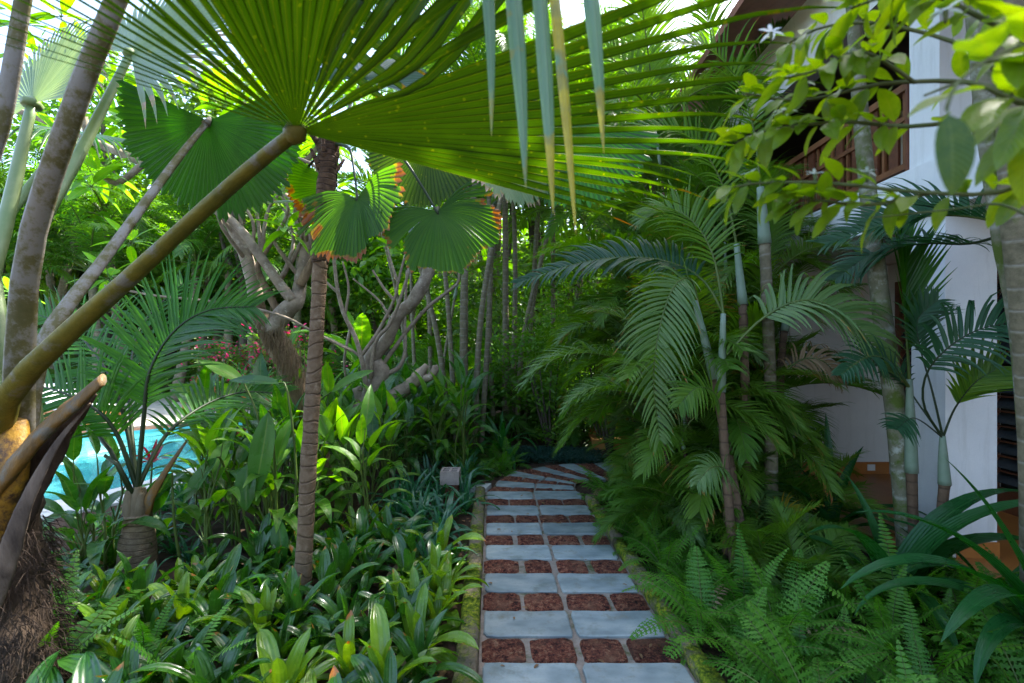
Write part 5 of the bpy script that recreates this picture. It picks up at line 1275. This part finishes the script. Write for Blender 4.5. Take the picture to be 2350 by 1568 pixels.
hf(r1, [(1655, 960, 3.45), (1640, 905, 3.4), (1600, 890, 3.3), (1560, 930, 3.25)], 22, .30, 414, AM, g=.8)
hf(r1, [(1665, 1100, 3.3), (1660, 1075, 3.2), (1630, 1075, 3.1), (1600, 1110, 3.05)], 20, .22, 415, PA, g=1.2, w=.02)
hf(r1, [(1760, 900, 4.1), (1830, 830, 4.0), (1890, 830, 3.9), (1930, 880, 3.9)], 24, .28, 416, M['dry_leaf'], g=1.2, w=.02, label="withered curled frond")
hf(r1, [(1770, 1190, 3.8), (1800, 1170, 3.7), (1830, 1175, 3.6)], 14, .16, 417, M['yellow_leaf'], g=.6, w=.02, label="small yellow frond")
# young arecas filling the ground on the right
ybr = random.Random(61)
for k, (px, py, n, L, lab) in enumerate(((1560, 1190, 15, 1.0, "young areca right of the path's bend with fine leaflets"), (1500, 1130, 12, .6, "small areca by the inner side of the bend"), (1620, 1250, 14, .95, "young areca in front of the cane clump"), (1540, 1085, 12, .9, "young areca beyond the bend, right side"),
                                         (1750, 1210, 13, 1.1, "young areca at the foot of the ringed grey trunk"), (1850, 1230, 12, .85, "young areca between cane clump and upright crinum"), (1580, 1110, 13, 1.4, "taller young areca behind the cane clump"), (1680, 1120, 12, 1.6, "young areca in front of the white wall"), (1470, 1050, 12, .9, "young areca before the orange wall"),
                                         (1760, 1330, 10, .75, "low areca seedling among the ferns"), (1840, 1370, 9, .6, "areca seedling in the middle of the ferns"))):
    g = G(px, py); g.z = -.03; bush(g, n, L, lab, "young arecas right of the path", AT, "young_areca")
for k, (px, d, h, L, lab) in enumerate(((1610, 6.4, 2.6, 1.5, "areca palm behind the cane clump, before the white side wall"), (1690, 5.8, 2.2, 1.4, "areca palm close to the veranda's white end column"), (1560, 5.6, 1.5, 1.4, "areca palm leaning over the end of the path"))):
    areca(cl(px, d), [(0, 0, h, -.1, .0, .035), (.12, .1, h * .7, .15, .1, .03), (-.15, .12, h * 1.25, -.25, 0, .035)], lab, "arecas by the white wall", L=L, nf=6)
AP = []
for i, (p0, p1_, sw) in enumerate(((84, 30, .05), (74, 0, -.1), (62, -30, .12), (48, -50, -.1), (30, -62, .1))):
    AP.append(frond_template("frond", M['areca_pale'] if i % 2 else M['areca'], M['rachis'], 1.0, p0, p1_, 46, .36, (64, 34), 28, .6, .017, .2, 280 + i, 5, .009, sw))
for k, (px, d, h, L, lab) in enumerate(((1725, 4.9, 2.0, 1.1, "slim areca rising behind the ringed grey trunk"), (1600, 4.0, .8, 1.0, "thin-stemmed areca at the left side of the cane clump"), (1500, 5.6, 1.2, 1.1, "thin-stemmed areca right at the inner bend"), (1660, 4.3, .9, 1.1, "slim feathery areca standing inside the cane clump"), (1540, 6.0, 1.8, 1.3, "slender areca over the bend's inner side"), (1470, 7.6, 2.2, 1.4, "slender areca before the far white column"), (1560, 5.2, .5, 1.0, "feathery areca arching over the inner side of the path's bend"), (1600, 4.6, .9, 1.3, "feathery areca behind the cane clump's left stem"), (1590, 4.3, .2, .85, "low feathery areca reaching toward the path"), (1640, 4.8, 1.3, 1.2, "tall feathery areca between cane clump and veranda"), (1620, 3.9, .2, .85, "fountain-like areca at the base of the canes"),
                                        (1500, 6.2, 1.6, 1.5, "slim areca at the far right of the bend"), (1580, 7.0, 2.8, 1.7, "tall areca against the building's far corner"), (1480, 6.9, .9, 1.2, "areca beyond the last path slabs"), (1600, 6.0, 3.2, 1.5, "very tall areca rising past the balcony rail"))):
    areca(cl(px, d), [(0, 0, h, -.08, -.05, .026), (.1, .08, h * .6 + .1, .12, .05, .022), (-.12, .1, h * 1.2, -.15, 0, .026)], lab, "feathery arecas right of the path", ts=AP, tm='areca_cane', L=L, nf=7, shaft=h > .7)
# mossy ringed trunk by the column
q = P(2085, 1275, 3.45); q.z = -.03
mp_ = thing("ringed_palm", q, "tall mossy grey ringed palm trunk leaning beside the white column", "palm")
limb(mp_, [(2090, 1300, 3.45), (2062, 1000, 3.45), (2030, 760, 3.45), (2005, 560, 3.45), (1982, 340, 3.45), (1966, 140, 3.45), (1955, -60, 3.45)], [.075, .066, .060, .056, .05, .047, .045], M['mossy_trunk'], "trunk", .04, 12, 40, 1)
crown(mp_, P(1955, -90, 3.45), 5, 1.3, AT[:1])
q = P(2098, 1290, 3.35); q.z = -.03
gp = thing("green_palm", q, "slender green-stemmed palm standing close behind the mossy trunk", "palm")
limb(gp, [(2100, 1330, 3.35), (2095, 1180, 3.35), (2092, 1080, 3.35)], [.032, .030, .034], M['areca_cane'], "stem", .02, 10, 12, 1)
limb(gp, [(2092, 1085, 3.35), (2090, 1000, 3.35), (2087, 870, 3.35)], [.040, .034, .018], M['crownshaft'], "crownshaft", 0, 10, 8, 1)
hf(gp, [(2087, 880, 3.35), (2080, 760, 3.35), (2070, 640, 3.4), (2062, 540, 3.5)], 34, .5, 421, M['coconut'], lift=50, g=.15, ang=(40, 20), w=.035, label="upright bright green frond")
hf(gp, [(2087, 890, 3.35), (2040, 830, 3.2), (1990, 820, 3.1), (1930, 860, 3.0)], 20, .25, 422, M['areca_dark'], g=.7, w=.03)
# dark slender palm in front of the column
q = P(2152, 1330, 3.15); q.z = -.03
dp = thing("dark_slender_palm", q, "thin dark-stemmed palm with spreading blue green fronds before the white column", "palm")
limb(dp, [(2152, 1360, 3.15), (2160, 1200, 3.15), (2166, 1125, 3.15), (2168, 1110, 3.15)], [.034, .030, .029, .036], M['areca_cane'], "stem", .03, 10, 14, 1)
limb(dp, [(2168, 1112, 3.15), (2165, 1060, 3.15), (2163, 1000, 3.15)], [.036, .028, .016], M['crownshaft'], "crownshaft", 0, 10, 8, 1)
DK, RD = M['areca_dark'], M['rachis_dark']
hf(dp, [(2164, 1005, 3.15), (2140, 900, 3.15), (2112, 800, 3.2), (2105, 735, 3.2), (2150, 690, 3.15)], 22, .26, 431, DK, g=.3, w=.022, rm=RD, rr=.008, start=.45)
hf(dp, [(2164, 1005, 3.15), (2120, 930, 3.1), (2130, 850, 3.0), (2200, 780, 2.9), (2290, 745, 2.85), (2380, 750, 2.8)], 24, .34, 432, DK, g=.9, w=.026, rm=RD, rr=.009, start=.4)
hf(dp, [(2164, 1005, 3.15), (2190, 940, 3.1), (2235, 880, 3.0), (2290, 845, 2.95)], 20, .34, 433, M['areca'], lift=8, g=.25, w=.024, rm=RD, rr=.008, start=.4, ang=(58, 30))
hf(dp, [(2164, 1005, 3.15), (2110, 930, 3.3), (2060, 860, 3.4), (2010, 830, 3.4)], 16, .22, 434, DK, g=.5, w=.022, rm=RD, rr=.008, start=.5)
hf(dp, [(2164, 1005, 3.15), (2100, 960, 3.0), (2060, 985, 2.9)], 10, .18, 435, DK, g=.5, w=.022, rm=RD, rr=.006, start=.6)
# two trunks at the right edge with the dark frond that crosses the white beam
q = P(2390, 1400, 2.6); q.z = -.03
tp = thing("right_edge_palm", q, "pair of brown ringed palm trunks leaning in at the right edge", "palm")
limb(tp, [(2400, 1600, 2.55), (2372, 1100, 2.5), (2345, 760, 2.45), (2303, 540, 2.4), (2272, 330, 2.35), (2255, 180, 2.3), (2235, -60, 2.25)], [.06, .052, .050, .046, .044, .043, .042], M['mossy_trunk'], "trunk", .05, 12, 40, 1)
limb(tp, [(2400, 1600, 2.4), (2385, 1000, 2.4), (2365, 700, 2.35), (2342, 480, 2.3), (2330, 220, 2.25), (2318, -80, 2.2)], [.085, .08, .078, .076, .072, .07], M['areca_trunk'], "trunk", .05, 12, 40, 2)
hf(tp, [(2300, 530, 2.55), (2283, 508, 2.7), (2200, 495, 2.9), (2110, 498, 3.0), (2010, 522, 3.1), (1900, 560, 3.2)], 40, .40, 441, DK, lift=30, g=.4, w=.030, rm=RC, rr=.012, start=.06, label="dark frond crossing the white beam")
hf(tp, [(2300, 540, 2.6), (2220, 560, 2.9), (2120, 560, 3.2), (2010, 580, 3.4), (1920, 640, 3.5)], 34, .38, 442, DK, lift=20, g=.5, w=.028, rm=RD, rr=.010, start=.2)
crown(tp, P(2235, -80, 2.25), 5, 1.5, AT[:2]); crown(tp, P(2318, -120, 2.2), 5, 1.6, AT[:2])
# crinum lilies
CR = [leaf_mesh("leaf", M['crinum'], 1.0, .135, 'long', p0, p1, 16, .35, 2, seed=150 + i, power=1.6) for i, (p0, p1) in enumerate(((86, 78), (78, 50), (70, -10), (60, -45), (50, -60)))]
def crinum(px, py, d, specs, lab):
    b = P(px, py, d); b.z = max(-.03, min(b.z, .1)); o = thing("crinum_lily", b, lab, "plant", "crinum lilies")
    for (k, az, s) in specs: put("leaf", CR[k], o, Matrix.Translation(b + Vector((0, 0, .03))) @ Matrix.Rotation(R(az), 4, 'Z') @ Matrix.Scale(s, 4))
crinum(1905, 1250, 4.0, [(0, 10, 1.05), (1, 60, .75), (1, -70, .85), (2, 110, .9), (3, 200, .9), (3, -110, .9), (4, 150, .8), (2, -30, .8), (4, -160, .9)], "crinum lily with upright sword leaves before the veranda wall")
crinum(2050, 1400, 3.0, [(2, 280, 1.25), (3, 265, 1.2), (2, 255, 1.3), (4, 300, 1.0), (3, 200, .8), (2, 120, 1.0), (3, 70, .9), (1, 20, .8), (4, 160, .8)], "crinum lily with long arching leaves in front of the column")
crinum(2420, 1400, 2.3, [(1, 60, 1.0), (2, 80, 1.1), (3, 95, 1.2), (3, 120, 1.1), (2, 40, .9), (4, 70, 1.0), (4, 110, .9)], "crinum lily entering from the right edge above the ferns")
crinum(2290, 1420, 2.9, [(3, 100, .8), (2, 60, .8), (4, 20, .8), (3, 150, .9), (4, -140, .8), (2, -100, .8)], "dark crinum lily in the shade right of the column")

# ------------------------------------------------------------------ I: ferns along the right kerb and in the right corner
fsp = []
def ffree(x, y, d):
    for (a, b) in fsp:
        if (a - x) ** 2 + (b - y) ** 2 < d * d: return False
    fsp.append((x, y)); return True
for k in range(3000):
    y = frr.uniform(1.55, 5.3); x = path_c(y) + HW + .2 + abs(frr.gauss(0, 1)) * (1.1 if y < 3.4 else .25)
    if x > 3.0 or x > 1.12 * y + .1: continue
    if y > 3.5 and x > path_c(y) + HW + .62: continue
    if not ffree(x, y, .215): continue
    edgep = x < path_c(y) + HW + .5
    sword = (not edgep) and frr.random() < .45
    b = Vector((x, y, -.03 + (.03 if edgep else 0)))
    where = ", nearest the camera" if y < 2.1 else (", close to the bottom edge" if y < 2.6 else (", about midway along the kerb" if y < 3.5 else (", farther along toward the bend" if y < 4.5 else ", right at the bend")))
    if not edgep: where = where.replace("about midway along the kerb", "below the cane clump").replace("farther along toward the bend", "before the veranda") + (", toward the right edge" if x > .75 * y else "")
    lab = ("feathery fern spilling over the right kerb" if edgep else ("sword fern in the right bed" if sword else "feathery fern in the right bed")) + where
    fern(b, frr.uniform(.6, 1.1) if sword else frr.uniform(.7, 1.35), 'sword' if sword else 'feather', lab, "ferns right of the path", None if not sword else 9)

# ------------------------------------------------------------------ J: gardenia shrub leaning in at the upper right, close to the lens
gb = Vector((1.75, .75, -.03))
ga = thing("gardenia_shrub", gb, "sunlit yellow green leafy branches with white flowers close by at upper right", "shrub")
SL = [leaf_mesh("leaf", M['shrub'], 1.0, .36, 'ellip', p0, p1, 8, .25, 1, pet=.08, seed=170 + i, wave=.12) for i, (p0, p1) in enumerate(((15, -15), (5, -30), (-10, -45), (-20, -60)))]
SD = leaf_mesh("leaf", M['shrub_dark'], 1.0, .46, 'ellip', 5, -25, 8, .2, 1, pet=.08, seed=180)
jr = random.Random(77)
PET = leaf_mesh("petal", M['white_petal'], 1.0, .30, 'ellip', 25, -15, 5, .2, 1, seed=190)
def twig(pts, r0, leaves, s=.080, nl=2):
    leaves = int(leaves * 2.0)
    pts = [P(*q) for q in pts]; n = 16; sp_ = spline(pts, n)
    put("branch", MB().tube(sp_, [r0 * (1 - .6 * i / (n - 1)) for i in range(n)], 6).mesh("branch", M['twig']), ga)
    for i in range(leaves):
        t = .12 + .88 * (i + jr.random() * .5) / leaves; f = t * (n - 1); a = min(int(f), n - 2); p = sp_[a].lerp(sp_[a + 1], f - a)
        tan = (sp_[a + 1] - sp_[a]).normalized()
        for j in range(nl):
            az = Vector((jr.uniform(-1, 1), jr.uniform(-1, .6), jr.uniform(-.7, .45)))
            d = (tan * .55 + (az - tan * az.dot(tan)).normalized() * .8).normalized()
            qx = CX + (p.x + d.x * .05) / (p.y + d.y * .05) * FPX; qy = CY - (p.z + d.z * .05 - CAM_H) / p.y * FPX
            if 2065 < qx < 2245 and 60 < qy < 430 and jr.random() < .8: continue
            put("leaf", jr.choice(SL), ga, frame(d, Vector((jr.uniform(-.5, .5), jr.uniform(-.6, .3), 1)), p) @ Matrix.Scale(s * jr.uniform(.75, 1.2), 4))
    return sp_[-1]
def flower(p, s=.028):
    fl = put("flower", MB().tube([p + Vector((0, 0, -.02)), p], [.0025, .004], 6).mesh("flower", M['twig']), ga)
    for k in range(6):
        put("petal", PET, fl, Matrix.Translation(p) @ Matrix.Rotation(k * 1.047 + .3, 4, 'Z') @ Matrix.Rotation(jr.uniform(-.6, .3), 4, 'X') @ Matrix.Scale(s, 4))
root = [(2600, 700, 1.0)]
E = []
E.append(twig([(2480, 400, .95), (2300, 210, .98), (2050, 190, 1.02), (1850, 230, 1.05), (1710, 215, 1.08)], .006, 12))
E.append(twig([(2420, 330, .95), (2250, 130, 1.0), (2050, 60, 1.05), (1900, 60, 1.08), (1790, 110, 1.1)], .005, 11))
E.append(twig([(2300, 260, .96), (2100, 290, .98), (1930, 280, 1.0), (1760, 300, 1.02), (1690, 330, 1.03)], .005, 10))
E.append(twig([(2480, 350, .82), (2300, 440, .86), (2100, 440, .90), (1900, 420, .94), (1750, 420, .97), (1680, 430, .98)], .005, 9))
E.append(twig([(2150, 440, .9), (2000, 470, .92), (1880, 460, .95), (1800, 450, .97)], .004, 6))
E.append(twig([(2400, 120, .8), (2250, 40, .82), (2100, -20, .85), (1950, 20, .9)], .005, 10))
E.append(twig([(2100, 190, 1.0), (1980, 120, .98), (1880, 160, .97), (1800, 180, .96)], .004, 7))
E.append(twig([(2480, 100, .62), (2330, 130, .63), (2230, 150, .64)], .004, 3, .12))
E.append(twig([(2470, 260, .66), (2330, 230, .66), (2220, 190, .68), (2120, 220, .7)], .004, 4, .11))
twig([(2400, 520, .75), (2300, 470, .8), (2190, 480, .85), (2000, 500, .9)], .003, 0)
for k, q in enumerate(((1770, 75, 1.0), (2170, 25, .8), (1800, 255, 1.0), (1720, 400, .98), (1990, 395, .95), (1870, 400, .95), (1850, 190, 1.0))): flower(P(*q), .028 if k < 3 else .02)
put("leaf", SD, ga, frame((.02, -.1, -1), (-.1, -1, .1), P(2172, 250, .52)) @ Matrix.Scale(.088, 4))["label"] = "dark spotted leaf hanging very close to the lens"
put("branch", MB().tube(spline([P(2480, 60, .6), P(2300, 120, .55), P(2200, 190, .53), P(2172, 250, .52)], 10), [.002] * 10, 5).mesh("branch", M['twig']), ga)
for (a, b) in (((2600, 400, .95), (2480, 400, .95)), ((2600, 350, .85), (2480, 350, .82))):
    put("branch", MB().tube(spline([gb + Vector((0, 0, .6)), gb + Vector((-.1, .05, 1.3)), P(*a), P(*b)], 16), [.016, .015, .014, .014, .013, .012, .012, .011, .011, .010, .009, .009, .008, .007, .007, .006], 7).mesh("branch", M['twig']), ga)
put("stem", MB().tube(spline([gb, gb + Vector((.02, 0, .3)), gb + Vector((0, 0, .65))], 8), [.024] * 8, 8).mesh("stem", M['twig']), ga)

# ------------------------------------------------------------------ K: beyond the pool and the far trees
def lounger(x, y, rz, mat, lab):
    o = put("sun_lounger", None, None, Matrix.Translation((x, y, 0)) @ Matrix.Rotation(rz, 4, 'Z')); tag(o, lab, "sun lounger", "sun loungers on the pool deck")
    W = WORLD[o.name]
    put("frame", MB().box(-.35, -.95, .24, .35, .95, .30).mesh("frame", M['teak'], False), o, W)
    for sx in (-.3, .3):
        for sy in (-.85, .6): put("leg", MB().box(sx - .03, sy - .03, 0, sx + .03, sy + .03, .24).mesh("leg", M['teak'], False), o, W)
    put("mattress", MB().box(-.33, -.93, .302, .33, .35, .39).mesh("mattress", mat, False), o, W)
    bk = MB(); bk.v = [(-.33, .36, .31), (.33, .36, .31), (.33, .95, .75), (-.33, .95, .75), (-.33, .31, .39), (.33, .31, .39), (.33, .90, .83), (-.33, .90, .83)]
    for qd in ((0, 3, 2, 1), (4, 5, 6, 7), (0, 1, 5, 4), (1, 2, 6, 5), (2, 3, 7, 6), (3, 0, 4, 7)): bk.face(qd)
    put("backrest", bk.mesh("backrest", mat, False), o, W)
lounger(-9.3, 10.4, 1.2, M['white_cloth'], "white cushioned lounger across the pool at far left")
lounger(-8.2, 12.9, .4, M['orange_cloth'], "brown orange lounger across the pool behind the coconut fronds")
lounger(-6.9, 13.4, .3, M['orange_cloth'], "orange lounger across the pool, nearest the plumeria")
# flowering shrub
BC = shrub_crown(311, 1600, (1.0, .8, .8), .09, .13, M['tree']); BF = shrub_crown(311, 500, (1.05, .85, .85), .10, .11, M['pink'])
for (x, y, z, s, lab) in ((-5.9, 9.6 + 3.2, 1.3, 1.1, "pink bougainvillea across the pool, behind the tall coconut frond"), (-7.6, 12.9, 1.1, .8, "smaller pink bougainvillea left of the big one")):
    b = Vector((x, y, 0)); o = thing("bougainvillea", b, lab, "shrub"); stems_for(o, b, b + Vector((0, 0, z)), 4, .5, .03, M['tree_bark'], arr)
    put("crown", BC, o, Matrix.Translation((x, y, z)) @ Matrix.Scale(s, 4)); tag(put("flowers", BF, o, Matrix.Translation((x, y, z)) @ Matrix.Scale(s, 4)), kind="stuff")
# banana-like big leaves behind plumeria
BN = [leaf_mesh("leaf", M['ginger_light'], 1.0, .26, 'ellip', p0, p1, 12, .2, 2, pet=.3, seed=195 + i, wave=.1) for i, (p0, p1) in enumerate(((85, 60), (72, 20), (60, -20)))]
for (px, d, s, lab) in ((830, 10.5, 1.6, "banana plant behind the bare plumeria branches"), (640, 11.5, 1.5, "banana plant across the pool corner"), (930, 12.0, 1.7, "banana plant at the pool's far end")):
    b = cl(px, d); o = thing("banana_plant", b, lab, "plant"); trunk(o, "stem", [b, b + Vector((0, 0, .9))], [.12, .08], M['petiole_green'], 8, 6); rosette(o, b + Vector((0, 0, .8)), BN, 8, s, .15, r=arr)
# far palms
CT = []
for i, (p0, p1_, sw) in enumerate(((80, 10, .1), (60, -30, -.1), (40, -55, .1), (15, -75, 0))):
    CT.append(frond_template("frond", M['areca_far'], M['rachis'], 1.0, p0, p1_, 36, .26, (66, 34), 10, .9, .020, .16, 260 + i, 3, .010, sw))
krr = random.Random(91)
fars = [(20, 13.5, 3.6), (110, 14.5, 5.0), (230, 13.8, 3.8), (300, 15, 5.6), (400, 14.5, 4.2), (520, 14.8, 5.0), (600, 14, 3.6), (690, 15, 4.8), (-30, 15, 6.0), (180, 18, 7.2), (480, 18.5, 7.6), (150, 16, 5.2), (330, 19, 6.5), (470, 17, 4.6), (560, 21, 7.2), (40, 18, 6.4), (660, 20, 5.6), (760, 17, 4.2), (860, 21, 6.8), (250, 24, 8.5), (420, 26, 9), (620, 27, 9.5), (90, 26, 9), (930, 16, 5.0), (1180, 17, 6.2), (1340, 16, 5.6), (1480, 18, 6.5), (720, 24, 8.2), (1070, 20, 7.6)]
names_ = ["far left", "left", "left of centre", "centre"]
for k, (px, d, h) in enumerate(fars):
    b = cl(px, d); zone = "at the far left across the pool" if px < 300 else ("across the pool, behind the thick plumeria" if px < 800 else "far behind the clumps at the path's end")
    o = thing("coconut_palm", b, ("tall" if h > 7 else ("middle-sized" if h > 4.9 else "short")) + " distant feather palm " + zone, "palm", "distant palms " + zone)
    t = b + Vector((krr.uniform(-.6, .6), krr.uniform(-.6, .6), h)); trunk(o, "trunk", [b, b.lerp(t, .5) + Vector((krr.uniform(-.3, .3), 0, 0)), t], [.17, .12, .10], M['areca_trunk'], 8, 12)
    a = 0
    for i in range(15):
        a += 2.399 + krr.uniform(-.3, .3); put("frond", CT[min(3, int(i / 15 * 4))], o, Matrix.Translation(t) @ Matrix.Rotation(a, 4, 'Z') @ Matrix.Scale(krr.uniform(2.2, 3.1), 4))
# low palms along the far pool side
for k in range(46):
    d = krr.uniform(12.5, 20); px = krr.uniform(-80, 1000); b = cl(px, d)
    if b.x < -5.5 and b.y < 17.2 and b.x > -12: b.y = 17.8
    bush(b, 12, krr.uniform(1.6, 2.8), "low feather palm in the sunlit garden beyond the pool, " + ("far left" if px < 250 else ("left of the thick plumeria" if px < 560 else ("behind the thick plumeria" if px < 760 else "behind the knobbly plumeria"))), "low palms beyond the pool", CT, "garden_palm")
TC = [shrub_crown(321, 4200, (2.4, 2.4, 1.9), .16, .30, M['tree'], 46), shrub_crown(322, 4200, (2.6, 2.4, 1.7), .15, .28, M['tree_b'], 46), shrub_crown(323, 4200, (2.2, 2.4, 2.2), .17, .3, M['tree'], 40)]
tpos = [(1250, 16, 8.6, 1.2), (1450, 15, 8.2, 1.1), (1370, 13.5, 7.2, .9), (1130, 14, 7.2, .8), (250, 17, 9.4, 1.1), (560, 15, 8.2, .9), (-20, 19, 4.5, 1.3), (140, 20, 5.6, 1.3), (280, 19.5, 4.4, 1.3), (400, 20, 5.8, 1.3), (530, 19.5, 4.6, 1.3), (650, 20, 5.6, 1.3), (760, 19, 4.4, 1.2), (880, 17, 4.2, 1.1), (-60, 30, 6, 1.7), (130, 34, 7, 2.0), (300, 31, 5.2, 1.6), (430, 36, 7.5, 2.1), (560, 33, 5.5, 1.8), (700, 36, 7, 2.0), (830, 31, 5, 1.7), (960, 34, 6, 1.9), (1100, 31, 6, 1.8), (1230, 28, 5, 1.6), (1330, 26, 4.5, 1.4), (1460, 27, 5.5, 1.6), (1600, 24, 4.5, 1.4), (220, 22, 3, 1.0), (520, 23, 3, 1.1), (780, 24, 3, 1.1), (1010, 22, 3, 1.1), (1190, 18, 3.2, 1.0), (1290, 14.5, 3.4, .8), (1420, 20, 3, 1.0), (-150, 24, 5, 1.5), (370, 24, 2.6, 1.0), (650, 22, 2.4, .9), (900, 19, 2.4, .9), (60, 23, 2.6, 1.0)]
for k, (px, d, h, s) in enumerate(tpos):
    b = cl(px, d); zone = "on the far left skyline" if px < 400 else ("behind the plumeria trees" if px < 950 else "closing the view straight ahead")
    o = thing("broadleaf_tree", b, ("tall" if h > 4 else "low") + " leafy tree " + zone, "tree", "background trees " + zone)
    top = b + Vector((0, 0, h))
    for j in range(4):
        t = top + Vector((krr.uniform(-1, 1), krr.uniform(-1, 1), krr.uniform(-.4, .8))) * s
        trunk(o, "trunk" if j == 0 else "branch", [b if j == 0 else b.lerp(top, .45), b.lerp(t, .6), t], [.16 * s, .12 * s, .05 * s] if j == 0 else [.09 * s, .07 * s, .03 * s], M['tree_bark'], 7, 8, .05, j)
    put("crown", TC[k % 3], o, Matrix.Translation(top) @ Matrix.Rotation(krr.uniform(0, 6), 4, 'Z') @ Matrix.Scale(s, 4))
# unseen tree added behind the house, its clumps placed to shade bed and leaves
tb = Vector((8.6, 9.5, -.03)); ctree = thing("unseen_shade_tree", tb, "unseen tree added behind the white building to dapple the garden with shade", "tree")
KC = [shrub_crown(331, 1100, (1.5, 1.5, .9), .14, .26, M['tree'], 22), shrub_crown(332, 1100, (1.6, 1.4, .9), .14, .26, M['tree'], 22)]
KB = shrub_crown(333, 560, (1.5, 1.5, .7), .20, .34, M['tree'], 11)
fork = tb + Vector((-.6, -.4, 8.0)); trunk(ctree, "trunk", [tb, tb + Vector((-.1, 0, 4.0)), fork], [.34, .28, .22], M['tree_bark'], 12, 16, .08, 3)
def over(x, y, z, zz): return Vector((x, y, z)) + TO_SUN * ((zz - z) / TO_SUN.z)
for k, (x, y, z, zz, sc) in enumerate(((-.3, 1.45, 2.3, 9.6, .6), (.1, 1.25, 2.3, 10.2, .6), (-.9, .9, 2.3, 10.4, .6), (-2.5, 3.0, .4, 12.0, .6), (-3.3, 2.9, .4, 12.6, .6), (-.4, 5.6, .4, 12.2, .7), (-.65, 2.45, .3, 12.0, .5), (-1.5, 2.2, .3, 12.4, .4), (-1.9, 3.0, 2.7, 12.0, .5), (.1, 2.6, .2, 12.8, .7))):
    e = over(x, y, z, zz); trunk(ctree, "limb", [fork, fork.lerp(e, .5) + Vector((0, 0, .8)), e], [.12, .08, .03], M['tree_bark'], 7, 10, .06, k)
    put("crown", KB if k < 3 else KC[k % 2], ctree, Matrix.Translation(e) @ Matrix.Rotation(k * 1.7, 4, 'Z') @ Matrix.Scale(sc, 4))
# fallen leaves on bare soil
for k in range(84):
    y = frr.uniform(2.4, 6.0); x = path_c(y) - HW - .15 - abs(frr.gauss(0, .12)) if k < 60 else path_c(y) + frr.uniform(-.9, .9) * HW
    lt = leaf_mesh("fallen_leaf", M['litter'], .07, .03, 'ellip', 8, -20, 4, .3, 1, seed=k) if k < 6 else lt_[k % 6]
    if k == 0: lt_ = []
    if k < 6: lt_.append(lt)
    o = put("fallen_leaf", lt, None, Matrix.Translation((x, y, -.022 if k < 60 else .024)) @ Matrix.Rotation(frr.uniform(0, 6), 4, 'Z') @ Matrix.Scale(1 if k < 60 else frr.uniform(.35, .8), 4)); tag(o, "small fallen brown leaf on bare soil beside the left kerb" if k < 60 else "tiny fallen leaf lying on the path", "leaf", "fallen leaves by the kerb" if k < 60 else "fallen leaves on the path")
